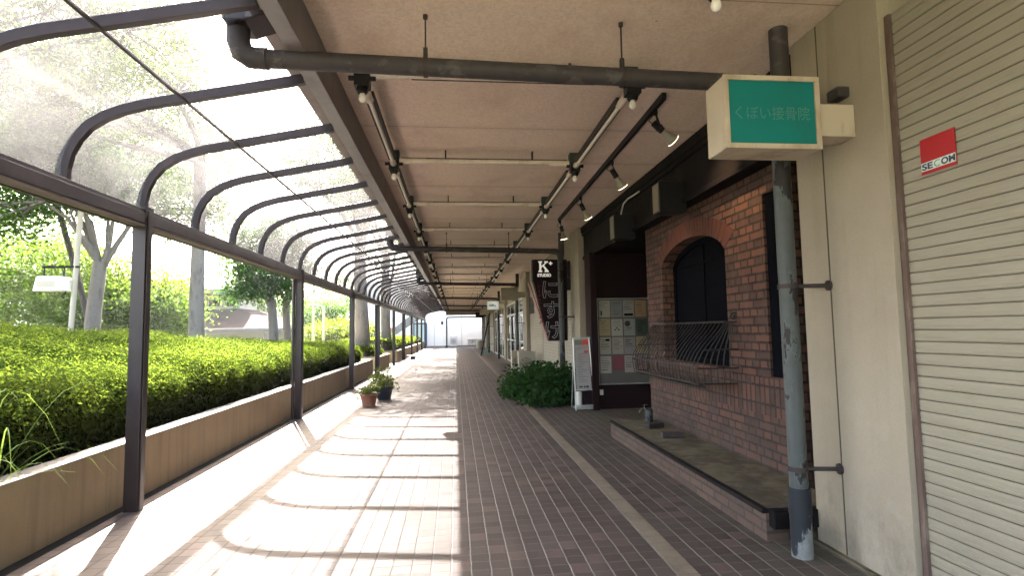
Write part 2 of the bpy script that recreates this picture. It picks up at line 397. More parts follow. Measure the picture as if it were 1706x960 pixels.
# ------------------------------------------------------------------ mesh builder
def frame(d):
    d = Vector(d).normalized()
    a = Vector((0, 0, 1)) if abs(d.z) < .95 else Vector((1, 0, 0))
    x = d.cross(a).normalized(); return x, x.cross(d)

class MB:
    def __init__(s): s.v = []; s.f = []; s.smooth = []
    def add(s, vs, fs, smooth=False):
        b = len(s.v); s.v += [tuple(q) for q in vs]
        s.f += [tuple(b + i for i in f) for f in fs]; s.smooth += [smooth] * len(fs); return s
    def box(s, x0, x1, y0, y1, z0, z1):
        x0, x1 = sorted((x0, x1)); y0, y1 = sorted((y0, y1)); z0, z1 = sorted((z0, z1))
        return s.add([(x0, y0, z0), (x1, y0, z0), (x1, y1, z0), (x0, y1, z0), (x0, y0, z1), (x1, y0, z1), (x1, y1, z1), (x0, y1, z1)],
                     [(0, 3, 2, 1), (4, 5, 6, 7), (0, 1, 5, 4), (1, 2, 6, 5), (2, 3, 7, 6), (3, 0, 4, 7)])
    def obox(s, c, ax, ay, az):
        c, ax, ay, az = map(Vector, (c, ax, ay, az)); vs = []
        for k in (-1, 1):
            for i, j in ((-1, -1), (1, -1), (1, 1), (-1, 1)): vs.append(c + ax * i + ay * j + az * k)
        return s.add(vs, [(0, 3, 2, 1), (4, 5, 6, 7), (0, 1, 5, 4), (1, 2, 6, 5), (2, 3, 7, 6), (3, 0, 4, 7)])
    def prism(s, poly, axis, a0, a1):
        """poly of 2D points; axis 0: (y,z) along x; 1: (x,z) along y; 2: (x,y) along z"""
        def P(q, a): return {0: (a, q[0], q[1]), 1: (q[0], a, q[1]), 2: (q[0], q[1], a)}[axis]
        n = len(poly); vs = [P(q, a0) for q in poly] + [P(q, a1) for q in poly]
        fs = [tuple(range(n)), tuple(range(2 * n - 1, n - 1, -1))] + [(i, i + n, (i + 1) % n + n, (i + 1) % n) for i in range(n)]
        area = sum(poly[i][0] * poly[(i + 1) % n][1] - poly[(i + 1) % n][0] * poly[i][1] for i in range(n))
        flip = (area > 0) ^ (a1 < a0) ^ (axis == 1)
        if not flip: fs = [f[::-1] for f in fs]
        fs = [f[::-1] for f in fs]
        return s.add(vs, fs)
    def tube(s, pts, r, n=10, caps=True, smooth=True):
        pts = [Vector(p) for p in pts]; m = len(pts)
        rs = r if isinstance(r, (list, tuple)) else [r] * m
        vs = []; X = None
        for i, p in enumerate(pts):
            d = (pts[min(i + 1, m - 1)] - pts[max(i - 1, 0)])
            if d.length < 1e-9: d = Vector((0, 0, 1))
            d.normalize()
            if X is None: X, _ = frame(d)
            X = (X - d * X.dot(d)).normalized(); Y = d.cross(X)
            for k in range(n):
                a = 2 * PI * k / n; vs.append(p + (X * math.cos(a) + Y * math.sin(a)) * rs[i])
        fs = [(i * n + k, i * n + (k + 1) % n, (i + 1) * n + (k + 1) % n, (i + 1) * n + k) for i in range(m - 1) for k in range(n)]
        s.add(vs, fs, smooth)
        if caps:
            s.add(vs[:n], [tuple(range(n - 1, -1, -1))]); s.add(vs[-n:], [tuple(range(n))])
        return s
    def lathe(s, c, prof, n=16, axis=(0, 0, 1)):
        return s.tube([Vector(c) + Vector(axis) * h for _, h in prof], [max(r, .0005) for r, _ in prof], n)
    def sweep(s, path, hw, up=None, side=None):
        """path points with half width along 'side' and (lo, hi) offsets along the local normal"""
        pts = [Vector(p) for p in path]; S = Vector(side); m = len(pts); vs = []
        for i, p in enumerate(pts):
            d = (pts[min(i + 1, m - 1)] - pts[max(i - 1, 0)]).normalized(); N = S.cross(d)
            for a, b in ((-hw, up[0]), (hw, up[0]), (hw, up[1]), (-hw, up[1])): vs.append(p + S * a + N * b)
        fs = [(i * 4 + k, i * 4 + (k + 1) % 4, i * 4 + 4 + (k + 1) % 4, i * 4 + 4 + k) for i in range(m - 1) for k in range(4)]
        fs += [(3, 2, 1, 0), tuple(4 * (m - 1) + k for k in range(4))]
        return s.add(vs, fs)
    def build(s, name, mat, parent=None, bevel=0., loc=None):
        me = bpy.data.meshes.new(name)
        o = bpy.data.objects.new(name, me)
        L = worldloc(parent) if parent is not None else Vector((0, 0, 0))
        if parent is None and loc is not None: L = Vector(loc); o.location = L
        me.from_pydata([tuple(Vector(v) - L) for v in s.v], [], s.f)
        me.polygons.foreach_set('use_smooth', s.smooth)
        me.materials.append(mat); me.update()
        import bmesh
        bm = bmesh.new(); bm.from_mesh(me); bmesh.ops.recalc_face_normals(bm, faces=bm.faces); bm.to_mesh(me); bm.free()
        C.objects.link(o)
        if parent is not None: o.parent = parent
        if bevel:
            b = o.modifiers.new('bevel', 'BEVEL'); b.width = bevel; b.segments = 2; b.limit_method = 'ANGLE'; b.angle_limit = R(40)
        return o

def worldloc(o):
    L = Vector((0, 0, 0))
    while o is not None: L += o.location; o = o.parent
    return L

def raw(name, V, F, mat, parent=None, smooth=False, loc=None):
    """V (n,3), F (m,k) numpy"""
    V = np.asarray(V, float); F = np.asarray(F, np.int32)
    L = worldloc(parent) if parent is not None else (Vector(loc) if loc is not None else Vector((0, 0, 0)))
    V = V - np.array(L)
    me = bpy.data.meshes.new(name); k = F.shape[1]
    me.vertices.add(len(V)); me.vertices.foreach_set('co', V.astype(np.float32).ravel())
    me.loops.add(F.size); me.loops.foreach_set('vertex_index', F.ravel())
    me.polygons.add(len(F)); me.polygons.foreach_set('loop_start', np.arange(0, F.size, k, dtype=np.int32))
    me.polygons.foreach_set('use_smooth', np.full(len(F), smooth))
    me.update(calc_edges=True); me.validate(); me.materials.append(mat)
    o = bpy.data.objects.new(name, me); C.objects.link(o)
    if parent is not None: o.parent = parent
    elif loc is not None: o.location = loc
    return o

def tag(o, label=None, cat=None, group=None, kind=None):
    for k, v in (('label', label), ('category', cat), ('group', group), ('kind', kind)):
        if v: o[k] = v
    return o
def thing(name, label, cat, loc=(0, 0, 0), group=None):
    o = bpy.data.objects.new(name, None); C.objects.link(o); o.location = loc; o.empty_display_size = .1
    return tag(o, label, cat, group)
def copy_tree(o, parent=None):
    c = o.copy(); C.objects.link(c); c.parent = parent
    for ch in o.children: copy_tree(ch, c)
    return c
ORD = 'first second third fourth fifth sixth seventh eighth ninth tenth eleventh twelfth thirteenth fourteenth fifteenth sixteenth seventeenth eighteenth nineteenth twentieth twenty-first twenty-second twenty-third twenty-fourth'.split()

def text_verts(s, size=1., offset=0., extrude=0., outline=None):
    cu = bpy.data.curves.new('t', 'FONT'); cu.body = s; cu.size = size; cu.align_x = 'CENTER'; cu.align_y = 'CENTER'
    cu.offset = offset; cu.extrude = extrude; cu.resolution_u = 6
    if outline: cu.fill_mode = 'NONE'; cu.bevel_depth = outline; cu.bevel_resolution = 1
    o = bpy.data.objects.new('t', cu); C.objects.link(o)
    bpy.context.view_layer.update()
    me = bpy.data.meshes.new_from_object(o.evaluated_get(bpy.context.evaluated_depsgraph_get()))
    V = [v.co.copy() for v in me.vertices]; F = [tuple(p.vertices) for p in me.polygons]
    bpy.data.objects.remove(o); bpy.data.curves.remove(cu); bpy.data.meshes.remove(me)
    return V, F
def text(mb, s, size, c, right, up, fit=None, **k):
    """fit = (width, height) stretches the text to that extent"""
    V, F = text_verts(s, size, **k)
    if not V: return
    c, right, up = map(Vector, (c, right, up)); n = right.cross(up)
    xs = [v.x for v in V]; ys = [v.y for v in V]
    cx, cy = (min(xs) + max(xs)) / 2, (min(ys) + max(ys)) / 2
    fx = fit[0] / (max(xs) - min(xs)) if fit and fit[0] else 1
    fy = fit[1] / (max(ys) - min(ys)) if fit and fit[1] else fx
    mb.add([c + right * (v.x - cx) * fx + up * (v.y - cy) * fy + n * v.z for v in V], F)

# ------------------------------------------------------------------ foliage
def leaf_arrays(P, size, rng, N=None, tilt=.8, aspect=.5):
    n = len(P); P = np.asarray(P, float)
    d = rng.normal(size=(n, 3)); d /= np.linalg.norm(d, axis=1)[:, None]
    nn = rng.normal(size=(n, 3)) * tilt
    nn += (np.array([0, 0, 1.]) if N is None else np.asarray(N))
    nn /= np.linalg.norm(nn, axis=1)[:, None]
    d = d - nn * (d * nn).sum(1)[:, None]; d /= np.linalg.norm(d, axis=1)[:, None] + 1e-9
    s = np.cross(nn, d)
    L = size * rng.uniform(.6, 1.25, n)[:, None]
    a = P - d * L * .5; b = P + s * L * aspect * .5 - nn * L * .06; c = P + d * L * .5 - nn * L * .1; e = P - s * L * aspect * .5 - nn * L * .06
    V = np.stack([a, b, c, e], 1).reshape(-1, 3)
    F = np.arange(4 * n).reshape(-1, 4)
    return V, F

def crown_points(blobs, rng, cluster=.45):
    """blobs: (cx,cy,cz,rx,ry,rz,n_clusters,leaves_per_cluster)"""
    out = []; cents = []
    for cx, cy, cz, rx, ry, rz, k, m in blobs:
        d = rng.normal(size=(k, 3)); d /= np.linalg.norm(d, axis=1)[:, None]
        rad = rng.uniform(.25, 1, k)[:, None] ** .55
        cc = np.array([cx, cy, cz]) + d * rad * np.array([rx, ry, rz]) * rng.uniform(.85, 1.12, (k, 1))
        cents.append(cc)
        mm = np.maximum(4, (m * rng.uniform(.4, 1.6, k)).astype(int))
        for c, q in zip(cc, mm):
            sc = cluster * rng.uniform(.6, 1.3)
            out.append(c + rng.normal(size=(q, 3)) * np.array([sc, sc, sc * .5]))
    return np.concatenate(out), np.concatenate(cents)

def tree(name, label, cat, base, fork_h, r0, blobs, leaf_mat, leaf_size, seed, bark='bark', lean=(0, 0), nlimb=6, group=None, cluster=.45, limb_r=.5, twigs=True, patch=False):
    rng = np.random.default_rng(seed)
    x, y = base[0], base[1]; z = base[2]
    root = thing(name, label, cat, base, group)
    t = MB(); fork = Vector((x + lean[0], y + lean[1], z + fork_h))
    pts = []; rad = []
    for i in range(9):
        u = i / 8
        p = Vector((x, y, z - .1)).lerp(fork, u) + Vector((math.sin(u * 5 + seed) * .05, math.cos(u * 4 + seed) * .05, 0)) * min(1, r0 * 5)
        pts.append(p); rad.append(r0 * (1.0 + .35 * (1 - u) ** 6 - .22 * u))
    t.tube(pts, rad, 14)
    P, cents = crown_points(blobs, rng, cluster)
    top = np.array(cents); idx = rng.permutation(len(top))
    limbs = []
    fz = fork.z
    used = 0
    az0 = rng.uniform(0, 6.28)
    order = sorted(range(len(top)), key=lambda i: math.atan2(top[i][1] - fork.y, top[i][0] - fork.x))
    picks = [order[int((k + .5) * len(order) / nlimb)] for k in range(nlimb)]
    for k, i in enumerate(picks):
        e = Vector(top[i]); a = pts[-1] - Vector((0, 0, r0 * rng.uniform(.2, 2.0)))
        mid = a.lerp(e, .45) + Vector((0, 0, abs(e.z - a.z) * .18)) + Vector(rng.normal(size=3) * .12)
        q = [a, a.lerp(mid, .5) + Vector(rng.normal(size=3) * .05), mid, mid.lerp(e, .5) + Vector(rng.normal(size=3) * .1), e]
        rr = r0 * limb_r * rng.uniform(.75, 1.05)
        t.tube(q, [rr, rr * .85, rr * .62, rr * .4, rr * .15], 8)
        limbs.append(q)
    if twigs:
        for i in idx[:min(len(idx), 60)]:
            e = Vector(top[i]); best = min((p for q in limbs for p in q[1:4]), key=lambda p: (p - e).length)
            m = best.lerp(e, .5) + Vector(rng.normal(size=3) * .12)
            t.tube([best, m, e], [r0 * .16, r0 * .1, r0 * .03], 5, caps=False)
    tr = t.build('trunk', M[bark], root)
    if patch:
        q = MB(); 
        for k in range(3):
            zz = z + fork_h - .15 - .28 * k
            q.tube([Vector((x + lean[0] * .9 + .05, y - r0 * .18, zz - .22)), Vector((x + lean[0] * .92 + .05, y - r0 * .22, zz + .22))], [r0 * (.72 - .13 * k), r0 * (.78 - .08 * k)], 12)
        q.build('bark_patch', M['bark_patch'], root)
    V, F = leaf_arrays(P, leaf_size, rng, tilt=1.0)
    raw('crown', V, F, M[leaf_mat], root)
    return root

# ================================================================== ground
g = MB()
g.add([(-1000, -300, -.04), (1000, -300, -.04), (1000, 1000, -.04), (-1000, 1000, -.04)], [(0, 1, 2, 3)])
tag(g.build('ground', M['ground']), kind='structure')
g = MB(); g.box(-2.95, 4.9, -4, 53.9, -.035, 0)
tag(g.build('pavement', M['paving']), kind='structure')
g = MB(); g.box(1.33, 1.455, -4, 52, .001, .004)
tag(g.build('pavement_strip', M['strip']), kind='structure')
g = MB(); g.box(-14, -2.96, 20.5, 21.8, -.036, -.004)
tag(g.build('side_path', M['slab']), kind='structure')

# access cover in the paving
g = MB(); g.box(-2.948, -2.86, -4, 20.2, .001, .004); tag(g.build('planter_shadow_strip', M['interior']), kind='structure')  # dark strip painting in the planter wall's shadow along its foot
t = thing('access_cover', 'rectangular access cover framed in dark metal, set in the paving', 'access cover', (.62, 2.9, 0))
q = MB()
for a in ((.30, .98, 3.085, 3.10), (.30, .98, 2.5, 2.515), (.30, .315, 2.515, 3.085), (.965, .98, 2.515, 3.085)): q.box(*a, .002, .007)
q.build('frame', M['black'], t)
q = MB(); q.box(.315, .965, 2.515, 3.085, .001, .005); q.build('lid', M['paving'], t)

# ================================================================== planters
def planter(y0, y1, x1, label, returns=(True, True), zt=.54):
    root = thing('planter', label, 'planter', (-2.95, (y0 + y1) / 2, 0), 'concrete planters along the walk')
    q = MB(); q.box(-3.13, -2.95, y0, y1, -.03, zt - .002)
    if returns[0]: q.box(x1, -3.13, y0, y0 + .18, -.03, zt - .002)
    if returns[1]: q.box(x1, -3.13, y1 - .18, y1, -.03, zt - .002)
    q.build('wall', M['concrete'], root)
    q = MB(); q.box(-3.135, -2.946, y0 - .004, y1 + .004, zt - .002, zt + .012)
    if returns[0]: q.box(x1, -3.135, y0 - .004, y0 + .184, zt - .002, zt + .012)
    if returns[1]: q.box(x1, -3.135, y1 - .184, y1 + .004, zt - .002, zt + .012)
    q.build('coping', M['coping'], root, .006)
    q = MB(); q.box(x1, -3.131, y0 + .181, y1 - .181, .05, .42); q.build('soil', M['soil'], root)
    return root
planter(-4, 20.2, -14, 'long low concrete planter wall with stained face below the big hedge', (False, True))
planter(22.0, 25.2, -4.9, 'short concrete planter with a pale end face beyond the path gap')
planter(28.4, 52, -6.0, 'far concrete planter running down to the white building')

# ------------------------------------------------------------------ hedges
def hedge(label, surf, n, leaf, mat, seed, name='hedge', size=(0, 0), group='clipped hedges in the planters', loc=(0, 0, 0), body=True, tilt=.7):
    """surf(u, v, rng)->(P, N) on the skin"""
    rng = np.random.default_rng(seed)
    root = thing(name, label, 'hedge', loc, group)
    if body:
        nu, nv = size
        U, Vv = np.meshgrid(np.linspace(0, 1, nu), np.linspace(0, 1, nv), indexing='ij')
        P, N = surf(U.ravel(), Vv.ravel())
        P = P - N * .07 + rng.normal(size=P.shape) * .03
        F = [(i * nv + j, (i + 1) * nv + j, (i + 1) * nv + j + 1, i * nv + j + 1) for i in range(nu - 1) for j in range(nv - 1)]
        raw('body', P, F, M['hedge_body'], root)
    u = rng.uniform(0, 1, n) ** 1.55; v = rng.uniform(0, 1, n)
    P, N = surf(u, v)
    P = P + N * rng.normal(0, .036, n)[:, None] + rng.normal(size=P.shape) * .02
    V, F = leaf_arrays(P, leaf, rng, N, tilt)
    raw('foliage', V, F, M[mat], root)
    return root

def wob(a, b, s): return np.sin(a * 1.3 + s) * np.sin(b * 1.7 + s * 2) + .6 * np.sin(a * 3.1 - b * 2.3 + s) + .4 * np.sin(a * 6.3 + b * 5.1)

def hedge_surf(y0, y1, xf, xb, zf, zb, ztaper, s, z0=.42, fr=.30):
    def f(u, v):
        y = y0 + (y1 - y0) * u
        zfv = zf + .0 * y; zbv = np.clip(zb - ztaper * (y - 8), zf + .05, zb + .2)
        # v in [0,fr] climbs the front, the rest runs back over the top
        a = np.clip(v / fr, 0, 1); b = np.clip((v - fr) / (1 - fr), 0, 1) ** 1.35
        rnd = np.sin(a * PI / 2)
        x = xf - .30 * (1 - np.cos(a * PI / 2)) + .10 * np.sin(a * PI) - .30 * np.clip(1 - a / .6, 0, 1) ** 1.3 - (np.abs(xb - xf) - .3) * b
        z = z0 + (zfv - z0) * rnd + (zbv - zfv) * np.sin(b * PI / 2)
        wv = wob(y * 1.2, x * 1.4 + z, s) * .055
        endd = np.clip((y1 - y) / .5, 0, 1) ** .5
        z = z0 + (z - z0) * (.35 + .65 * endd)
        N = np.stack([np.cos(a * PI / 2) * (b <= 0) + .02, 0 * y, np.sin(a * PI / 2) + .05], 1)
        N /= np.linalg.norm(N, axis=1)[:, None]
        P = np.stack([x, y, z], 1) + N * wv[:, None]
        return P, N
    return f
hedge('long clipped hedge with sunlit top, filling the planter nearest the canopy posts', hedge_surf(.5, 19.6, -3.22, -9.5, 1.13, 1.88, .055, 1.), 320000, .036, 'leaf_hedge', 3, size=(110, 60), loc=(-5, 10, .4), tilt=.5)
hedge('small clipped hedge mound round the trunk in the short planter', hedge_surf(22.3, 25.0, -3.2, -4.8, .85, .95, 0, 2.), 6000, .09, 'leaf_hedge', 4, size=(20, 20), loc=(-4, 23.5, .4))
hedge('far clipped hedge in the planter leading to the white building', hedge_surf(28.8, 51.5, -3.2, -5.9, 1.0, 1.1, 0, 3.), 26000, .11, 'leaf_hedge', 5, size=(50, 20), loc=(-4.5, 40, .4))

# overhanging grass in the near planter
def grass_tuft():
    root = thing('grass_tuft', 'tuft of long arching grass blades hanging over the planter coping', 'grass tuft', (-3.05, 4.0, .45))
    rng = random.Random(8); q = MB()
    for k in range(44):
        x0, y0 = -3.12 + rng.uniform(-.12, .08), 3.75 + rng.uniform(-.35, .45)
        az = rng.uniform(-1.3, 1.3) + (0 if k % 3 else PI); ln = rng.uniform(.45, 1.25); h = rng.uniform(.12, .62)
        d = Vector((math.cos(az) * .55, math.sin(az), 0)); s = Vector((-d.y, d.x, 0)) * .007
        vs = []; n = 8
        for i in range(n):
            u = i / (n - 1); p = Vector((x0, y0, .45)) + d * ln * u + Vector((0, 0, h * math.sin(u * 2.5) * 1.25 - .22 * u ** 3))
            ww = (1 - u ** 2) * 1.0 + .05
            vs += [p - s * ww, p + s * ww]
        q.add(vs, [(2 * i, 2 * i + 1, 2 * i + 3, 2 * i + 2) for i in range(n - 1)])
    q.build('blades', M['blade'], root)
grass_tuft()

# ================================================================== arcade building
COLS = [(2.885, 3.72), (10.95, 11.75), (19.4, 20.5), (28.0, 29.1), (36.8, 37.9), (45.6, 46.7), (50.2, 51.0)]
B = thing('arcade_building', 'low shop building with a beige ceiling over the covered walk', 'building', (2.5, 24, 0))
q = MB(); q.box(-.925, 9, -5, 51, 3.566, 3.72); q.build('ceiling', M['ceiling'], B)
q = MB(); q.box(-1.25, 9, -5, 51.1, 3.73, 3.98); q.box(-1.25, -1.04, -5, 51.1, 3.49, 3.73); q.build('eave', M['eave'], B)
q = MB(); q.box(-1.035, -.925, -5, 51, 3.268, 3.725); q.build('edge_beam', M['bronze_lt'], B, .004)
q = MB(); q.box(-1.045, -1.037, -5, 51, 3.29, 3.49); q.build('beam_lip', M['eave'], B)
q = MB(); q.box(-.92, 2.6, 50.8, 51.0, 2.95, 3.565); q.build('end_beam', M['wall'], B)
for a, b in COLS:
    q = MB(); q.box(2.483, 3.3, a, b, -.03, 3.56); q.box(2.487, 2.50, a, b, 0, .0)
    q.build('column', M['wall'], B, .008)
MB().box(2.70, 2.9, -5, 2.88, 3.3, 3.56).build('lintel_wall', M['wall'], B)
for (a0, a1), (b0, b1) in zip(COLS[1:-1], COLS[2:]): MB().box(2.62, 2.9, a1, b0, 2.75, 3.56).build('lintel_wall', M['wall'], B)
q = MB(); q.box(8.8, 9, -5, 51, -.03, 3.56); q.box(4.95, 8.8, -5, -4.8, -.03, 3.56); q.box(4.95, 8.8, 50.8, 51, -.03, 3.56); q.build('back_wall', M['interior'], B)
q = MB(); q.box(2.45, 2.483, 2.7, 3.72, -.03, .015); q.build('plinth', M['moss'], B)
# joint in the column face
q = MB(); q.box(2.479, 2.4835, 3.425, 3.433, .02, 3.55); q.build('expansion_joint', M['groove'], B)

# ------------------------------------------------------------------ roller shutters
def shutter(y0, y1, x, z1, label, pitch=.0635, rails=True, seams=()):
    root = thing('roller_shutter', label, 'shutter', (x, (y0 + y1) / 2, 0), 'cream roller shutters')
    prof = []; k = 0; z = 0.
    n = int(z1 / pitch)
    V = []; F = []
    sec = [(0.0, 0.0), (.012, -.0), (.014, .006), (.016, .006), (.018, 0.)]
    for i in range(n + 1):
        zz = i * pitch
        for dz, dx in ((0.003, .006), (.007, .0), (pitch * .30, -.0014), (pitch * .36, .0006), (pitch * .7, -.0014), (pitch - .004, 0.), (pitch - .001, .006)):
            if zz + dz <= z1: prof.append((x + dx, zz + dz))
    pts = prof
    for a in (y0, y1): V += [(px, a, pz) for px, pz in pts]
    m = len(pts); F = [(i, i + 1, m + i + 1, m + i) for i in range(m - 1)]
    q = MB(); q.add(V, F); q.build('curtain', M['slat'], root)
    q = MB()
    for i in range(1, n): q.box(x + .0052, x + .02, y0, y1, i * pitch - .001, i * pitch + .0026)
    q.build('slat_joint', M['groove'], root)
    if rails:
        for a, b in ((y1, y1 + .035), (y0 - .035, y0)): MB().box(x - .02, x + .08, a, b, 0, z1).build('guide_rail', M['rail'], root)
    if seams:
        q = MB()
        for yy in seams: q.box(x - .02, x + .02, yy - .03, yy + .03, 0, z1)
        q.build('mullion', M['beige'], root)
    return root
sh = shutter(-3.0, 2.845, 2.54, 3.3, 'cream roller shutter with the red and white security sticker')
# sticker
o, rt, up = (2.534, 2.605, 2.395), (0, -1, .0), (0, 0, 1)
def stk(y0, y1, z0, z1, name, mat, par, dx=0.):
    q = MB(); q.box(2.5325 - dx, 2.5365, y0, y1, z0, z1); return q.build(name, mat, par)
st = stk(2.50, 2.712, 2.300, 2.494, 'sticker', M['red'], sh)
stk(2.502, 2.710, 2.318, 2.364, 'band', M['palegrey'], st, .001)
q = MB(); text(q, 'SE', .05, (2.5312, 2.672, 2.341), (0, -1, 0), (0, 0, 1), fit=(.068, .036), offset=.002)
text(q, 'OM', .05, (2.5312, 2.546, 2.341), (0, -1, 0), (0, 0, 1), fit=(.082, .036), offset=.002)
q.build('lettering', M['navy'], st)
q = MB(); text(q, 'C', .05, (2.5312, 2.612, 2.341), (0, -1, 0), (0, 0, 1), fit=(.036, .036), offset=.0)
q.build('faded_letter', M['ghost'], st)

sh2 = shutter(11.8, 19.35, 2.60, 2.75, 'cream roller shutter behind the bush, divided by thin mullions', .085, seams=(14.0, 16.5))
q = MB()
for i in range(6): q.obox((2.585, 18.75, 2.1 + i * .09), (.02, 0, .02), (0, .5, 0), (-.003, 0, .003))
q.box(2.59, 2.598, 18.25, 19.25, 2.05, 2.62)
q.build('louver', M['black'], sh2)

# ================================================================== brick shopfront
BS = thing('brick_shopfront', 'dark red brick shopfront with an arched window and black fascia', 'shopfront', (2.8, 6.1, 0))
XB = 2.80
Y0, Y1 = 4.35, 7.85; AY0, AY1, SZ, SPR, RISE = 5.47, 7.25, 1.06, 2.30, .27
SL = (4.48, 4.73, 1.04, 2.70); ZT = 2.93
def arch_z(y, off=0.):
    c = (AY0 + AY1) / 2; h = (AY1 - AY0) / 2 + off; rr = RISE + off
    t = max(0, 1 - ((y - c) / h) ** 2); return SPR + rr * t ** .62
q = MB()
q.box(XB, XB + .28, Y0, Y1, 0, .69)
q.box(XB, XB + .28, Y0, SL[0], .69, ZT); q.box(XB, XB + .28, SL[0], SL[1], SL[3], ZT); q.box(XB, XB + .28, SL[0], SL[1], .69, SL[2])
q.box(XB, XB + .28, SL[1], AY0, .69, ZT); q.box(XB, XB + .28, AY1, Y1, .69, ZT); q.box(XB, XB + .28, AY0, AY1, .69, SZ)
n = 28
for i in range(n):
    a, b = AY0 + (AY1 - AY0) * i / n, AY0 + (AY1 - AY0) * (i + 1) / n
    q.prism([(a, arch_z(a)), (b, arch_z(b)), (b, ZT), (a, ZT)], 0, XB, XB + .28)
q.box(XB + .03, 5.0, Y1 - .14, Y1, 0, ZT)
q.build('wall', M['brick'], BS)
q = MB(); n = 26        # arch ring of radial bricks
for i in range(n):
    a, b = -1 + 2 * (i + .06) / n, -1 + 2 * (i + .94) / n
    c = (AY0 + AY1) / 2; h = (AY1 - AY0) / 2
    def pt(u, off): return (c + (h + off * abs(u) ** 3) * math.copysign(abs(u) ** 1.0, u), arch_z(c + h * u) + off * (1 - .35 * abs(u) ** 4))
    q.prism([pt(a, .0), pt(b, .0), pt(b, .22), pt(a, .22)], 0, XB - .006, XB + .02)
q.build('arch_ring', M['brick_arch'], BS, .002)
q = MB(); q.box(XB - .022, XB + .02, Y0 + .01, Y1 - .02, .69, 1.03); q.build('soldier_course', M['brick_soldier'], BS, .004)
# window in the arch
wn = MB(); c = (AY0 + AY1) / 2
ring = [(AY0 + (AY1 - AY0) * i / 24, arch_z(AY0 + (AY1 - AY0) * i / 24)) for i in range(25)]
for i in range(24):
    (a, za), (b, zb) = ring[i], ring[i + 1]
    wn.prism([(a, za - .07), (b, zb - .07), (b, zb), (a, za)], 0, XB + .16, XB + .21)
wn.box(XB + .16, XB + .21, AY0, AY0 + .06, SZ, SPR); wn.box(XB + .16, XB + .21, AY1 - .06, AY1, SZ, SPR); wn.box(XB + .16, XB + .21, AY0 + .06, AY1 - .06, SZ, SZ + .06)
wn.box(XB + .165, XB + .205, c - .03, c + .03, SZ + .06, SPR + .24)
wn.box(XB + .17, XB + .2, AY0 + .06, AY1 - .06, SPR - .03, SPR + .0)
win = wn.build('window', M['windowdark'], BS)
q = MB(); q.prism([(AY0 + .01, SZ)] + [(AY1 - .01, SZ)] + [(a, z - .02) for a, z in ring[::-1]], 0, XB + .185, XB + .19); q.build('pane', M['windowdark'], win)
q = MB(); q.prism([(SL[0], SL[2]), (SL[1], SL[2]), (SL[1], SL[3]), (SL[0], SL[3])], 0, XB + .025, XB + .035); q.build('slit_pane', M['windowdark'], BS)
# dark room behind
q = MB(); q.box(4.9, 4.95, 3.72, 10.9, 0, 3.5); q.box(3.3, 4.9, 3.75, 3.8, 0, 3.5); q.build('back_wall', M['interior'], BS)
# belly grille
def grille():
    root = MB(); zt, zb = 1.545, .93
    ya, yb = 5.30, 7.30
    def prof(u):     # 0 top .. 1 bottom, out from the wall
        return .10 + .30 * math.sin(min(1, u * 1.05) * PI * .62) ** 1.3 + .02 * u
    def pos(y, u):
        return Vector((XB - .02 - prof(u), y, zt + (zb - zt) * u))
    n = 22
    for i in range(n + 1):
        y = ya + (yb - ya) * i / n
        p = [pos(y, j / 8) for j in range(9)]
        p += [p[-1] + Vector((.03 + .06 * math.sin(t * .52), (yb - ya) / n * .5 * (1 - math.cos(t * .52)), -.05 * math.sin(t * .52))) for t in (1, 2, 3, 4, 5, 6)] if i < n else []
        root.tube(p, .006, 5)
    for yy in (ya, yb):
        for k in range(1, 6):
            f = k / 6
            p = [Vector((XB - .02 - prof(j / 8) * f, yy, zt + (zb - zt) * j / 8)) for j in range(9)]
            root.tube(p, .006, 5)
        for u in (0, .45, .75, 1): root.tube([(XB - .0, yy, zt + (zb - zt) * u), pos(yy, u)], .008, 5)
    for u, r in ((0, .012), (.72, .007), (1, .011)):
        root.tube([pos(ya, u), pos(yb, u)], r, 6)
    for k in range(1, 4):      # shallow basket floor
        root.tube([(XB - .02 - prof(1) * k / 4, ya, zb), (XB - .02 - prof(1) * k / 4, yb, zb)], .006, 5)
    # scroll brackets
    for yy in (ya, yb):
        p = [Vector((XB - .03 - .05 * t / 14 * math.cos(t * .7), yy, zt + .05 + .05 * t / 14 * math.sin(t * .7))) for t in range(15)]
        root.tube(p, .008, 5)
    return root.build('window_grille', M['iron'], BS)
grille()
# ledge
q = MB(); q.prism([(2.14, 3.77), (2.13, 7.63), (XB - .001, 7.63), (XB - .001, 3.77)], 2, -.03, .195); q.build('ledge', M['brick_pale'], BS)
q = MB(); q.box(2.165, XB - .024, 3.785, 7.62, .197, .216); q.build('ledge_top', M['moss'], BS)
q = MB(); q.box(2.112, 2.163, 3.765, 7.635, .190, .222); q.box(2.163, 2.79, 3.70, 3.78, .10, .222); q.build('ledge_coping', M['dark'], BS, .005)
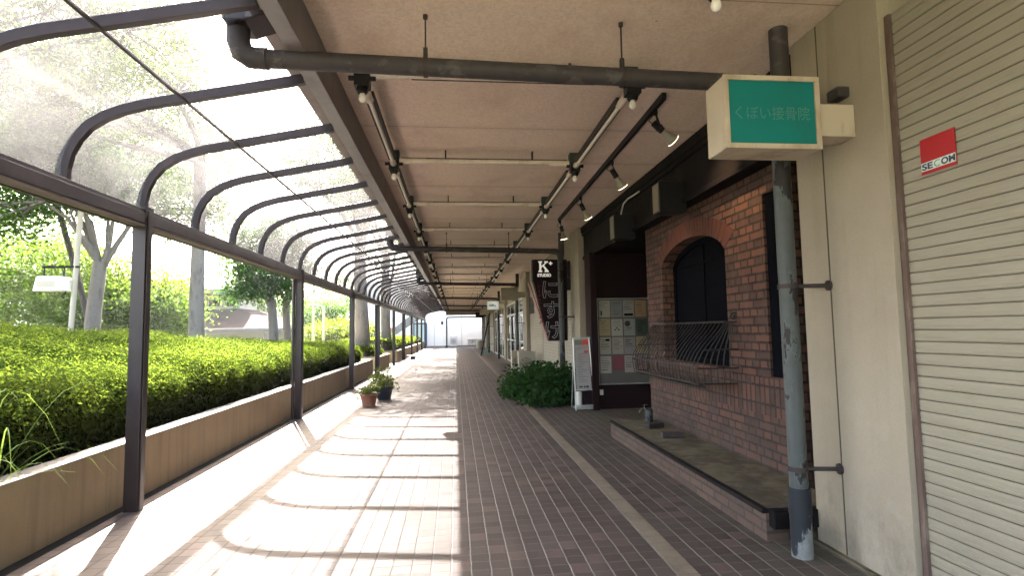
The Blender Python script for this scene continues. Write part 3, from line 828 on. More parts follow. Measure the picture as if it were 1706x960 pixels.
# fascia, moulding, soffit
q = MB(); q.box(2.60, 2.70, 3.72, 10.94, 2.93, 3.56); q.box(2.70, XB, 3.72, 10.94, 2.93, 2.97); q.box(XB, 4.9, 7.86, 10.94, 2.93, 2.97); q.build('fascia', M['dark'], BS)
q = MB(); q.box(2.545, 2.598, 3.73, 10.94, 3.44, 3.56); q.box(2.565, 2.598, 3.73, 10.94, 3.38, 3.437); q.box(2.57, 2.598, 3.73, 10.94, 2.90, 2.96); q.build('moulding', M['dark'], BS, .006)
for ya in (5.95, 7.75):
    q = MB(); q.box(2.305, 2.62, ya, ya + .22, 2.80, 3.16); bx = q.build('lamp_box', M['black'], BS, .006)
    q = MB(); q.box(2.298, 2.303, ya + .02, ya + .20, 2.82, 3.14); q.build('lamp_pane', M['yglass'], bx)
q = MB(); q.tube([(2.56, 7.35, 3.40), (2.50, 7.4, 3.36), (2.44, 7.5, 3.33), (2.41, 7.62, 3.28), (2.41, 7.75, 3.16)], .012, 6); q.build('lamp_cable', M['alu'], BS)
# recess: side wall that carries the board
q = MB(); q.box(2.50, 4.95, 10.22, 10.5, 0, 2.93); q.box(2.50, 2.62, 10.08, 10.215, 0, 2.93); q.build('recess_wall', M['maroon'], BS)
q = MB(); q.box(2.66, 2.72, 10.195, 10.215, .26, .36); q.build('socket', M['white'], BS)

# loose bricks and tap on the ledge
for c, a, lab in (((2.52, 6.99, .247), .35, 'loose dark brick lying on the mossy ledge beside the tap'), ((2.50, 6.35, .247), -.1, 'second loose brick on the ledge, lying closer to the drainpipe')):
    q = MB(); q.obox(c, (.12 * math.cos(a), .12 * math.sin(a), 0), (-.055 * math.sin(a), .055 * math.cos(a), 0), (0, 0, .03))
    tag(q.build('brick', M['rust'], None, .006, loc=(c[0], c[1], .216)), lab, 'brick', 'loose bricks on the ledge')
t = thing('water_tap', 'small metal water tap on a grey stub pipe at the ledge end', 'tap', (2.62, 7.45, .21))
q = MB(); q.tube([(2.62, 7.45, .217), (2.62, 7.45, .38)], .055, 12); q.build('pedestal', M['pipe_blue'], t)
q = MB(); q.tube([(2.62, 7.45, .36), (2.56, 7.43, .40), (2.50, 7.41, .40), (2.47, 7.40, .35)], .014, 8); q.build('spout', M['steel'], t)
q = MB(); q.tube([(2.55, 7.43, .40), (2.55, 7.43, .45)], .007, 6); q.tube([(2.51, 7.43, .45), (2.59, 7.43, .45)], .009, 6); q.build('handle', M['steel'], t)

# ------------------------------------------------------------------ poster board with posters
t = thing('poster_board', 'metal framed notice board full of posters in the dark shop recess', 'notice board', (3.2, 10.2, .46))
q = MB(); q.box(2.64, 3.80, 10.175, 10.205, .47, 2.05); q.build('board', paper_mat((.16, .145, .13)), t)
q = MB(); q.box(2.615, 2.65, 10.15, 10.205, .45, 2.07); q.box(3.80, 3.835, 10.15, 10.205, .45, 2.07); q.box(2.65, 3.80, 10.15, 10.205, 2.045, 2.07); q.box(2.65, 3.80, 10.15, 10.205, .45, .475); q.build('frame', M['alu'], t, .003)
PC = [[(.50, .46, .34), (.27, .29, .31), (.42, .40, .34), (.60, .33, .12)],
      [(.52, .36, .14), (.52, .50, .42), (.35, .38, .36), (.07, .12, .10)],
      [(.47, .43, .32), (.46, .42, .33), (.36, .32, .31), (.50, .38, .14)],
      [(.52, .47, .40), (.34, .05, .085), (.50, .42, .38), (.42, .20, .20)]]
DESC = [['cream poster with a dark bottle shape', 'grey blue text poster', 'pale poster with a black bar at its foot', 'orange poster tucked beside the brick corner'],
        ['ochre yellow poster', 'white poster with three small figures', 'grey poster with a dark green round picture', 'dark green poster beside the grille'],
        ['cream poster with a brown label box', 'cream poster with one small brown box', 'greyish mauve poster', 'yellowish poster half hidden by the grille'],
        ['white poster with two dark spots', 'solid pinkish red poster', 'pale pink patterned poster', 'dull red poster in the lower corner']]
ROWN = ['in the top row', 'in the second row', 'in the third row', 'in the bottom row']
rg = random.Random(5)
for r_ in range(4):
    for c_ in range(4):
        x0 = 2.675 + c_ * .235 + rg.uniform(-.006, .006); z1 = 2.02 - r_ * .345 + rg.uniform(-.006, .006)
        hgt = .26 if (r_, c_) == (3, 1) else .315
        p = thing('poster', f'{DESC[r_][c_]} {ROWN[r_]} of the board', 'poster', (x0 + .11, 10.17, z1 - hgt), 'posters on the notice board')
        q = MB(); q.box(x0, x0 + .215, 10.171, 10.174, z1 - hgt, z1); q.build('sheet', paper_mat(PC[r_][c_]), p)
        q = MB()
        if (r_, c_) != (3, 1):
            for k in range(rg.randint(3, 6)):
                zz = z1 - .04 - k * .042; a = rg.uniform(.01, .04); b = rg.uniform(.10, .19)
                q.box(x0 + a, x0 + max(a + .04, b), 10.169, 10.170, zz - rg.uniform(.004, .012), zz)
        if (r_, c_) == (0, 0): q.box(x0 + .03, x0 + .055, 10.167, 10.1695, z1 - .28, z1 - .19)
        if (r_, c_) == (0, 2): q.box(x0 + .02, x0 + .19, 10.167, 10.1695, z1 - .295, z1 - .25)
        if (r_, c_) == (1, 1):
            for k in range(3): q.lathe((x0 + .07 + k * .035, 10.1685, z1 - .2 + (.03 if k == 1 else 0)), [(.013, -.012), (.013, .012)], 8, (0, .05, 1))
        if (r_, c_) == (1, 2): q.tube([(x0 + .07, 10.1695, z1 - .09), (x0 + .07, 10.168, z1 - .09)], .055, 14)
        if (r_, c_) == (2, 0): q.box(x0 + .11, x0 + .19, 10.167, 10.1695, z1 - .07, z1 - .03)
        if q.v: q.build('print', M['interior'] if (r_ + c_) % 2 == 0 else M['rust'], p)

# ------------------------------------------------------------------ A-frame stand
t = thing('sign_stand', 'narrow silver sign stand with a printed white sheet by the recess', 'sign stand', (2.36, 10.25, 0))
def lean(z, side): return 10.12 + .06 * z if side == 0 else 10.55 - .27 * z
q = MB()
for x in (2.18, 2.54): q.tube([(x + (.0 if x < 2.3 else -.06), 10.215, 1.33), (x, 10.12, .0)], .014, 6)
for x in (2.20, 2.52): q.tube([(x, 10.225, 1.32), (x, 10.60, .0)], .012, 6)
q.box(2.17, 2.50, 10.20, 10.23, 1.31, 1.34); q.box(2.18, 2.55, 10.11, 10.14, .06, .10); q.box(2.18, 2.53, 10.14, 10.17, .36, .38); q.box(2.18, 2.54, 10.12, 10.45, .02, .05)
q.build('frame', M['alu'], t)
q = MB(); q.add([(2.205, 10.135, .38), (2.49, 10.135, .38), (2.455, 10.203, 1.30), (2.20, 10.203, 1.30), (2.205, 10.141, .38), (2.49, 10.141, .38), (2.455, 10.209, 1.30), (2.20, 10.209, 1.30)],
               [(0, 1, 2, 3), (7, 6, 5, 4), (0, 4, 5, 1), (1, 5, 6, 2), (2, 6, 7, 3), (3, 7, 4, 0)])
sheet = q.build('printed_sheet', paper_mat((.50, .45, .44)), t)
def on_sheet(mb, x0, x1, z0, z1):
    ya, yb = 10.135 + .0739 * (z0 - .38) - .002, 10.135 + .0739 * (z1 - .38) - .002
    mb.add([(x0, ya, z0), (x1, ya, z0), (x1, yb, z1), (x0, yb, z1)], [(0, 1, 2, 3)])
q = MB(); on_sheet(q, 2.345, 2.455, 1.20, 1.29); q.build('red_header', M['redpaint'], sheet)
q = MB(); on_sheet(q, 2.37, 2.455, 1.05, 1.09); q.build('red_stamp', M['redpaint'], sheet)
q = MB(); on_sheet(q, 2.205, 2.34, 1.20, 1.29); q.build('green_header', paper_mat((.25, .28, .22)), sheet)
q = MB(); rg = random.Random(2)
for k in range(22):
    z = 1.15 - k * .03
    if 1.04 < z < 1.10: continue
    on_sheet(q, 2.23 + rg.uniform(0, .03), 2.30 + rg.uniform(.02, .14), z, z + .007)
tag(q.build('small_print', paper_mat((.22, .17, .20)), sheet), kind='stuff')
q = MB()
for x in (2.26, 2.295, 2.345, 2.385, 2.41): on_sheet(q, x, x + .026, .415, .445)
q.build('bold_print', M['interior'], sheet)
q = MB(); q.lathe((2.265, 10.25, .052), [(.055, 0), (.06, .02), (.06, .26), (.05, .28)], 14); q.build('white_bottle', M['white'], t)
q = MB(); q.box(2.36, 2.50, 10.2, 10.36, .052, .33); q.build('weight_box', M['maroon'], t, .006)

# ------------------------------------------------------------------ bush
def bush():
    rng = np.random.default_rng(12)
    root = thing('bush', 'low dark green leafy bush sprawling at the foot of the shutter', 'bush', (1.85, 11.8, 0))
    P = []
    for cx, cy, cz, rx, ry, rz, n in ((1.95, 11.3, .30, .52, .52, .46, 2000), (1.55, 12.0, .26, .46, .7, .40, 1700), (2.25, 11.05, .36, .22, .25, .42, 900), (1.40, 12.9, .20, .40, .7, .42, 1000), (1.22, 12.3, .10, .25, .8, .16, 500), (1.7, 10.75, .10, .5, .2, .14, 400), (1.9, 12.4, .4, .4, .7, .35, 1500), (1.30, 12.6, .12, .25, .6, .18, 500)):
        d = rng.normal(size=(n, 3)); d /= np.linalg.norm(d, axis=1)[:, None]
        q = np.array([cx, cy, cz]) + d * np.array([rx, ry, rz]) * (rng.uniform(.35, 1.22, (n, 1)))
        P.append(q[q[:, 2] > .02])
    P = np.concatenate(P)
    V, F = leaf_arrays(P, .085, rng, tilt=1.2, aspect=.75); raw('foliage', V, F, M['leaf_ivy'], root)
    s = MB()
    for k in range(14):
        a = rng.uniform(0, 6.28); x, y = 1.85 + rng.normal() * .15, 11.6 + rng.normal() * .3
        s.tube([(x, y, 0), (x + math.cos(a) * .12, y + math.sin(a) * .15, .25), (x + math.cos(a) * .3, y + math.sin(a) * .4, .5)], [.012, .008, .004], 5)
    s.build('stems', M['bark_dark'], root)
bush()

# ================================================================== drainpipes
PY = [3.5, 11.55, 20.1, 29.0, 37.7, 46.5]
WHERE = ['beside the green sign box', 'behind the bush and dark restaurant sign', 'at the beige blank sign box', 'beyond the glass doors', 'near the leaning pole', 'at the far end of the walk']
def drain(y, label):
    root = thing('drainpipe', label, 'drainpipe', (2.22, y, 0), 'drainpipes crossing below the ceiling')
    z0, z1 = 3.235, 3.165; r = .058
    q = MB(); q.tube([(-1.19, y, z0), (2.10, y, z1)], r, 16); q.build('cross_pipe', M['pipe'], root)
    q = MB()
    q.tube([(-1.18, y, z0), (-1.27, y, z0 + .005), (-1.32, y, z0 + .04), (-1.345, y, z0 + .11), (-1.345, y, z0 + .25)], [.066, .068, .07, .07, .07], 14)
    q.tube([(-1.20, y, z0), (-1.165, y, z0)], .068, 14); q.build('elbow', M['pipe'], root)
    q = MB(); q.prism([(-1.43, 3.55), (-1.40, 3.42), (-1.27, 3.42), (-1.14, 3.47), (-1.14, 3.49), (-1.255, 3.49), (-1.255, 3.72), (-1.43, 3.72)], 1, y - .12, y + .12); q.build('hopper', M['bronze'], root, .01)
    q = MB(); q.tube([(2.05, y, z1), (2.14, y, z1 - .005), (2.20, y, z1 - .04), (2.225, y, z1 - .11), (2.225, y, 3.0)], .064, 14)
    q.tube([(2.255, y, 3.56), (2.255, y, 3.10), (2.225, y, 2.95)], .062, 14); q.build('wall_bend', M['pipe'], root)
    q = MB(); q.tube([(2.225, y, 3.02), (2.225, y, .44)], .058, 16); q.build('downpipe', M['pipe_blue'], root)
    q = MB(); q.tube([(2.225, y, .44), (2.225, y, .0)], .067, 16); q.tube([(2.225, y, .43), (2.225, y, .27)], .071, 16); q.build('foot_pipe', M['pipe_old'], root)
    for x in (-.18, 1.13):
        zc = z0 + (x + 1.19) / 3.29 * (z1 - z0)
        q = MB(); q.tube([(x, y, zc + r), (x, y, 3.566)], .006, 6); q.tube([(x - .014, y, zc), (x + .014, y, zc)], r + .008, 16)
        q.box(x - .014, x + .014, y - .012, y + .012, zc + r, zc + r + .07); q.tube([(x, y, 3.54), (x, y, 3.566)], .016, 8); q.build('hanger', M['rust'], root)
    for z in (1.76, .56):
        q = MB(); q.tube([(2.225, y, z - .015), (2.225, y, z + .015)], .066, 16); q.tube([(2.28, y - .02, z), (2.483, y - .06, z)], .014, 8); q.tube([(2.466, y - .057, z), (2.484, y - .06, z)], .035, 10); q.build('bracket', M['rust'], root)
    return root
d0 = drain(PY[0], f'weathered grey drainpipe {WHERE[0]}')
for k in range(1, 6):
    c = copy_tree(d0); c.location.y = PY[k]; c['label'] = f'weathered grey drainpipe {WHERE[k]}'

# ================================================================== ceiling lights
LY = [4.1 + 2.13 * k for k in range(22)]
def holder(x, y):
    root = thing('bulb_holder', '', 'lamp holder', (x, y, 3.566), 'bulb holders on the ceiling conduit')
    q = MB(); q.box(x - .055, x + .055, y + .0, y + .10, 3.43, 3.566); q.build('junction_box', M['boxgreen'], root, .006)
    q = MB(); q.box(x - .055, x + .055, y - .055, y + .055, 3.33, 3.42); q.tube([(x, y, 3.43), (x, y, 3.30)], .044, 12); q.tube([(x, y, 3.32), (x, y, 3.285)], .034, 12)
    q.tube([(x - .10, y - .01, 3.40), (x + .10, y - .01, 3.40)], .02, 8); q.build('socket', M['black'], root)
    q = MB(); q.lathe((x, y, 3.225), [(.004, -.010), (.018, -.004), (.027, .010), (.030, .025), (.026, .042), (.018, .065)], 14); q.build('bulb', M['bulb'], root)
    return root
def batten(x, y):
    root = thing('tube_light', '', 'tube light', (x, y, 3.44), 'tube lights along the ceiling conduit')
    a, b = y + .1, y + 2.05
    q = MB(); q.tube([(x, a + .25, 3.385), (x, b - .12, 3.385)], .019, 10); q.build('tube', M['tube'], root)
    q = MB(); q.box(x - .036, x - .022, a + .22, b - .1, 3.385, 3.42); q.box(x + .022, x + .036, a + .22, b - .1, 3.385, 3.42); q.box(x - .036, x + .036, a + .22, b - .1, 3.421, 3.45); q.build('housing', M['rust'], root)
    for e in ([(x, a - .05, 3.39), (x, a + .25, 3.385)], [(x, b - .12, 3.385), (x, b + .02, 3.39)]): MB().tube(e, .034, 10).build('end_sleeve', M['conduit'], root)
    return root
def cross(y):
    root = thing('cross_conduit', '', 'conduit', (.35, y, 3.45), 'cross conduits between the light rows')
    q = MB(); q.tube([(-.62, y, 3.44), (1.33, y, 3.44)], .028, 8); q.build('pipe', M['conduit'], root)
    MB().tube([(-.62, y, 3.437), (-.32, y, 3.437)], .036, 8).build('sleeve', M['conduit'], root); MB().tube([(1.10, y, 3.43), (1.33, y, 3.43)], .031, 8).build('sleeve', M['conduit'], root)
    q = MB(); q.box(-.6, 1.31, y - .012, y + .012, 3.463, 3.475); q.box(-.6, 1.31, y + .05, y + .062, 3.43, 3.45); q.build('shadow_line', M['rust'], root)  # dark bars that draw the conduit's shadow line
    for xx in (-.1, .9):
        q = MB(); q.box(xx - .008, xx + .008, y - .02, y + .02, 3.44, 3.566); q.build('clip', M['rust'], root)
    return root
h0 = holder(-.68, LY[0]); b0 = batten(-.68, LY[0]); c0 = cross(LY[0])
for row, x in (('eave side row', -.68), ('shop side row', 1.40)):
    for k, y in enumerate(LY):
        o = h0 if (k == 0 and x < 0) else copy_tree(h0); o.location = (x, y, 3.566)
        o['label'] = f'white bulb in black holder, {ORD[k]} from the camera in the {row}'
        if k < len(LY) - 1:
            o = b0 if (k == 0 and x < 0) else copy_tree(b0); o.location = (x, y, 3.44)
            o['label'] = f'slim tube light, {ORD[k]} from the camera in the {row}'
for k, y in enumerate(LY):
    o = c0 if k == 0 else copy_tree(c0); o.location.y = y
    o['label'] = f'cream cross conduit under the ceiling, {ORD[k]} one from the camera'
o = copy_tree(h0); o.location = (1.43, 2.76, 3.566); o['label'] = 'white bulb in black holder at the top edge above the green sign'

# track light
t = thing('track_light', 'black ceiling track carrying four lit spotlights aimed at the bricks', 'track light', (1.885, 7.3, 3.55))
q = MB(); q.obox((1.885, 7.3, 3.533), (.0, .0, .032), (.045, 2.75, 0), (.02, 0, 0)); q.build('track', M['black'], t, .003)
for k, (y, aim) in enumerate(((4.78, (2.8, 5.1, 2.55)), (6.30, (2.8, 6.7, 2.0)), (8.1, (2.9, 8.7, 1.7)), (9.92, (2.5, 10.1, .4)))):
    xt = 1.885 + (y - 7.3) * .0164; p = Vector((xt, y, 3.50)); a = (Vector(aim) - Vector((xt, y, 3.2))).normalized()
    j = Vector((xt + .03, y, 3.33)); base = j + a * .05
    q = MB(); q.tube([p, p + Vector((0, 0, -.05))], .022, 8); q.tube([p + Vector((-.012, -.02, -.03)), j + Vector((-.0, -.02, .02))], .008, 6); q.tube([p + Vector((.012, .02, -.03)), j + Vector((0, .02, .02))], .008, 6)
    q.tube([j - a * .07, j + a * .04], .034, 10); q.tube([j + Vector((0, -.05, 0)), j + Vector((0, .05, 0))], .016, 8); q.tube([p + Vector((-.02, .01, -.05)), p + Vector((-.06, .02, -.10)), j + Vector((-.05, .0, .03)), j - a * .06], .005, 5)
    spt = q.build('spotlight', M['black'], t)
    q = MB(); prof = [(.026, .0), (.030, .03), (.043, .07), (.060, .115), (.064, .13)]
    q.tube([base + a * h for _, h in prof], [r for r, _ in prof], 18, caps=False); q.build('lamp_shade', M['shade'], spt)
    q = MB(); q.tube([base + a * .1305, base + a * .1345], .0635, 18); q.build('lens', M['lens'], spt)
    L = bpy.data.lights.new('spot', 'SPOT'); L.energy = 2.6 if k == 0 else .9; L.color = (1, .66, .34); L.spot_size = R(70); L.spot_blend = 1; L.shadow_soft_size = .04
    lo = bpy.data.objects.new('spot_lamp', L); C.objects.link(lo); lo.parent = t
    lo.location = base + a * .15 - Vector(t.location); lo.rotation_euler = (-a).to_track_quat('Z', 'Y').to_euler()

# ================================================================== sign boxes
def signbox(y, label, face='teal', case='signbox', txt=None, name='sign_box'):
    root = thing(name, label, 'sign', (2.0, y, 2.56), 'box signs projecting over the walk')
    q = MB(); q.box(1.615, 2.225, y + .004, y + .235, 2.565, 3.015); b = q.build('case', M[case], root, .01)
    q = MB()
    for a in ((1.613, 2.227, 2.985, 3.017), (1.613, 2.227, 2.563, 2.595), (1.613, 1.645, 2.595, 2.985), (2.195, 2.227, 2.595, 2.985)): q.box(a[0], a[1], y - .012, y + .006, a[2], a[3])
    q.build('rim', M[case], root, .003)
    q = MB(); q.box(1.646, 2.194, y - .003, y + .003, 2.596, 2.984); q.build('face', M[face], root)
    if txt:
        q = MB(); text(q, txt, .1, (1.92, y - .0045, 2.785), (1, 0, 0), (0, 0, 1), fit=(.475, .085), offset=.0005); q.build('lettering', M['ghost'], root)
    q = MB(); q.box(2.228, 2.478, y + .03, y + .20, 2.66, 2.865); q.build('bracket_box', M[case], root, .004)
    if txt:
        q = MB(); q.box(2.40, 2.483, y + .06, y + .17, 2.93, 3.0); q.build('junction_box', M['pipe'], root, .01)
    return root
signbox(3.08, 'teal box sign with faded white lettering in a rusty cream case', 'teal', 'signbox', 'くぼい接骨院')
signbox(19.6, 'blank beige box sign above the outdoor units', 'beige', 'beige')
s3 = signbox(28.5, 'lit white box sign with small dark lettering, hanging beyond the beige one', 'litsign', 'white')
q = MB()
for a, b in ((1.72, 1.75), (1.77, 1.84), (1.86, 1.92), (1.94, 1.98), (2.0, 2.06)): q.box(a, b, 28.494, 28.496, 2.74, 2.74 + .06 * (1 + (a * 37 % 1)))
q.build('lettering', M['navy'], s3)
signbox(37.3, 'grey box sign far along the walk, behind the lit white one', 'beige', 'beige')
signbox(45.8, 'dark box sign at the far end of the walk', 'black', 'dark')

# restaurant sign
t = thing('hanging_sign', 'tall dark tapering sign with white outlined lettering beside the drainpipe', 'sign', (2.05, 11.85, 1.25))
y = 11.80
poly = [(1.665, 3.02), (2.42, 3.02), (2.40, 1.25), (1.995, 1.25), (1.70, 2.47), (1.665, 2.57)]
q = MB(); q.prism(poly, 1, y, y + .22); q.build('board', M['maroon'], t)
q = MB()
def edge(a, b, r=.018): q.tube([(a[0], y + .03, a[1]), (b[0], y + .03, b[1])], r, 6)
q.obox(((1.585 + 1.985) / 2, y + .11, (2.52 + 1.25) / 2), ((1.985 - 1.585) / 2, 0, (1.25 - 2.52) / 2), (0, .11, 0), (-.010, 0, -.003))
q.build('edge_trim', m_paint('red_brown_trim', (.22, .075, .06), .5, .15), t)
q = MB()      # slab serif K built from strokes
def kbox(x0, x1, z0, z1): q.box(x0, x1, y - .008, y - .002, z0, z1)
kx, kz = 1.80, 2.745; H = .235
kbox(kx - .01, kx + .075, kz, kz + .028); kbox(kx - .01, kx + .075, kz + H - .028, kz + H); kbox(kx + .012, kx + .054, kz + .028, kz + H - .028)
q.prism([(kx + .055, kz + .095), (kx + .055, kz + .13), (kx + .145, kz + H - .03), (kx + .178, kz + H - .03)], 1, y - .008, y - .002)
q.prism([(kx + .085, kz + .128), (kx + .112, kz + .150), (kx + .205, kz + .028), (kx + .15, kz + .028)], 1, y - .008, y - .002)
kbox(kx + .118, kx + .20, kz + H - .028, kz + H); kbox(kx + .125, kx + .215, kz, kz + .027)
kbox(kx + .222, kx + .300, kz + .178, kz + .200); kbox(kx + .250, kx + .272, kz + .2005, kz + .228); kbox(kx + .250, kx + .272, kz + .15, kz + .1775)
text(q, 'STUDIO', .1, (kx + .115, y - .005, 2.675), (1, 0, 0), (0, 0, 1), fit=(.30, .07), offset=.004, extrude=.002)
q.build('lettering', M['litletter'], t)
q = MB()
for ch, zc, xc in (('に', 2.36, 2.04), ('す', 1.92, 2.06), ('け', 1.48, 2.09)):
    text(q, ch, .5, (xc, y - .006, zc), (1, 0, 0), (0, 0, 1), fit=(.34, .37), outline=.0065, offset=.008)
q.build('outline_lettering', M['outline'], t)
q = MB(); rg = random.Random(4)
for k in range(9):
    zc = 2.43 - k * .095; xc = 1.785 + k * .004
    for j in range(4):
        a = rg.uniform(0, PI); L_ = rg.uniform(.015, .035); cx, cz = xc + rg.uniform(-.02, .02), zc + rg.uniform(-.03, .03)
        q.tube([(cx - math.cos(a) * L_, y - .003, cz - math.sin(a) * L_), (cx + math.cos(a) * L_, y - .003, cz + math.sin(a) * L_)], .005, 4)
q.build('small_red_lettering', M['redtext'], t)
q = MB(); q.box(2.42, 2.50, y + .02, y + .16, 2.35, 2.75); q.box(2.42, 2.49, y + .05, y + .12, 2.9, 2.96); q.box(2.42, 2.60, y - .06, y + .2, 2.62, 2.98); q.build('bracket', M['black'], t)

# ================================================================== shop fronts further on
def glass_front(y0, y1, label):
    root = thing('glass_doors', label, 'glass doors', (2.55, (y0 + y1) / 2, 0), 'glass shop doors')
    n = 4; q = MB(); x = 2.56
    for i in range(n + 1):
        yy = y0 + (y1 - y0) * i / n; q.box(x, x + .06, yy - .04, yy + .04, 0, 2.74)
    for z in (.0, 1.0, 2.15, 2.68): q.box(x + .003, x + .055, y0 + .04, y1 - .04, z, z + .07)
    q.build('frame', M['alu'], root)
    q = MB(); q.box(x + .025, x + .031, y0 + .04, y1 - .04, .07, 2.68); q.build('pane', M['glass'], root)
    for i in (1, 2, 3):
        yy = y0 + (y1 - y0) * i / n
        q = MB(); q.tube([(x - .05, yy - .08, .95), (x - .05, yy - .08, 1.35)], .014, 6); q.tube([(x, yy - .08, 1.0), (x - .05, yy - .08, 1.0)], .01, 6); q.tube([(x, yy - .08, 1.3), (x - .05, yy - .08, 1.3)], .01, 6); q.build('handle', M['black'], root)
    q = MB(); q.box(4.2, 4.25, y0, y1, 0, 2.74); q.build('room_wall', M['wall'], root)
    return root
glass_front(20.6, 27.9, 'aluminium framed glass doors just past the outdoor units')
glass_front(29.2, 36.7, 'glass doors beyond the lit white sign, by the leaning pole')
shutter(38.0, 45.5, 2.60, 2.75, 'far cream roller shutter behind the green mat', .085)
shutter(46.8, 50.1, 2.60, 2.75, 'last cream roller shutter at the end of the arcade', .085)
# outdoor AC units
def ac(x0, x1, y, z1, label, yd=.32, mat='beige'):
    root = thing('outdoor_unit', label, 'air conditioner', ((x0 + x1) / 2, y, 0), 'air conditioner outdoor units')
    q = MB(); q.box(x0, x1, y, y + yd, .06, z1); q.build('casing', M[mat], root, .015)
    q = MB(); q.box(x0 + .05, x0 + .12, y + .02, y + yd - .02, 0, .06); q.box(x1 - .12, x1 - .05, y + .02, y + yd - .02, 0, .06); q.build('foot', M['black'], root)
    q = MB(); c = ((x0 + x1) / 2 - .03, y - .004, (z1 + .06) / 2); r = min((x1 - x0) * .36, (z1 - .1) * .42)
    for rr in (1, .75, .5, .25):
        q.tube([Vector(c) + Vector((math.cos(a * .2618), 0, math.sin(a * .2618))) * r * rr for a in range(25)], .006, 5)
    for a in range(8): q.tube([c, Vector(c) + Vector((math.cos(a * .785), 0, math.sin(a * .785))) * r], .004, 4)
    q.build('fan_guard', M['rust'], root)
    q = MB(); q.tube([(x1 - .06, y - .001, z1 * .3), (x1 - .06, y - .02, z1 * .3)], .02, 6); q.build('pipe_cover', M['black'], root)
    return root
ac(1.93, 2.46, 17.2, .82, 'beige outdoor unit standing before the shutter, behind the bush')
ac(1.82, 2.30, 18.3, .82, 'second beige outdoor unit, just behind the first one by the shutter')
t = tag(MB().tube([(1.47, 33.2, 0), (2.05, 33.6, 2.55)], .035, 8).build('pole', M['dark'], None, loc=(1.47, 33.2, 0)), 'dark pole leaning across the walk edge against a sign', 'pole')
q = MB(); q.box(1.75, 2.55, 37.0, 40.2, .001, .012); tag(q.build('mat', M['greenmat'], None, loc=(2.1, 38.6, 0)), 'green entrance mat on the far paving', 'mat')
t = thing('litter_bin', 'pale round bin standing at the far shop corner', 'bin', (1.9, 45.2, 0))
q = MB(); q.lathe((1.9, 45.2, 0), [(.24, 0), (.27, .1), (.27, .62), (.24, .66)], 18); q.build('body', M['beige'], t)
q = MB(); q.lathe((1.9, 45.2, .662), [(.25, 0), (.25, .03), (.12, .07)], 18); q.build('lid', M['slab'], t)

# ================================================================== canopy
CN = thing('canopy', 'bronze framed curved canopy with clear roof sheets beside the walk', 'canopy', (-2.79, 25, 0))
PROF = [(-2.792, 2.62), (-2.788, 2.72), (-2.765, 2.83), (-2.715, 2.935), (-2.64, 3.03), (-2.53, 3.105), (-2.40, 3.16), (-2.26, 3.20), (-2.10, 3.232), (-1.90, 3.27), (-1.60, 3.33), (-1.35, 3.38), (-1.13, 3.425)]
S_ = 1.006; RY = [5.21 + S_ * k for k in range(-6, 46)]
def link_copy(o, dy):
    c = o.copy(); C.objects.link(c); c.parent = o.parent; c.location.y = o.location.y + dy; return c
q = MB(); q.sweep([(x, RY[0], z) for x, z in PROF], .024, (-.045, .03), (0, 1, 0)); rf = q.build('rafter', M['bronze'], CN, .003)
for yy in RY[1:]: link_copy(rf, yy - RY[0])
q = MB(); V = []; F = []
for a in (RY[0] + .02, RY[1] - .02): V += [(x - .012 * (i < 6), a, z + .034) for i, (x, z) in enumerate(PROF[:-1] + [(-1.22, 3.41)])]
m = len(PROF); q.add(V, [(i, i + 1, m + i + 1, m + i) for i in range(m - 1)], True); pn = q.build('roof_panel', M['panel'], CN)
for yy in RY[1:-1]: link_copy(pn, yy - RY[0])
q = MB(); q.box(-1.981, -1.959, RY[0], RY[-1], 3.220, 3.24); q.build('purlin', M['bronze'], CN, .003)
q = MB(); q.box(-2.85, -2.735, RY[0], RY[-1], 2.50, 2.60); q.box(-2.87, -2.84, RY[0], RY[-1], 2.47, 2.62); q.box(-2.82, -2.75, RY[0], RY[-1], 2.60, 2.635); q.build('gutter_beam', M['bronze'], CN, .004)
q = MB(); q.box(-2.838, -2.745, RY[0], RY[-1], 2.478, 2.498); q.build('beam_underside', M['eave'], CN)
q = MB(); q.box(-2.85, -2.735, 5.16, 5.26, -.03, 2.64); q.box(-2.73, -2.722, 5.175, 5.245, .0, 2.62); q.box(-2.855, -2.73, 5.15, 5.27, 2.56, 2.66); ps = q.build('post', M['bronze'], CN, .005)
for k in range(-1, 10):
    if k: link_copy(ps, 5 * S_ * k)
for k in (1, 3, 5):
    yy = 5.21 + 5 * S_ * k
    q = MB(); q.tube([(-2.865, yy - .10, 2.5), (-2.865, yy - .10, 0)], .028, 8); q.tube([(-2.865, yy - .10, 2.52), (-2.83, yy - .10, 2.46)], .034, 8); q.build('downpipe', M['bronze'], CN)
for k in range(52):
    pass
q = MB(); q.box(-2.85, -2.735, RY[-1] + .03, RY[-1] + .06, 2.6, 2.62); q.prism([(x, z) for x, z in PROF] + [(-1.13, 3.6), (-2.9, 3.6), (-2.9, 2.62)], 1, RY[-1] + .03, RY[-1] + .05); q.build('gable_end', M['eave'], CN)

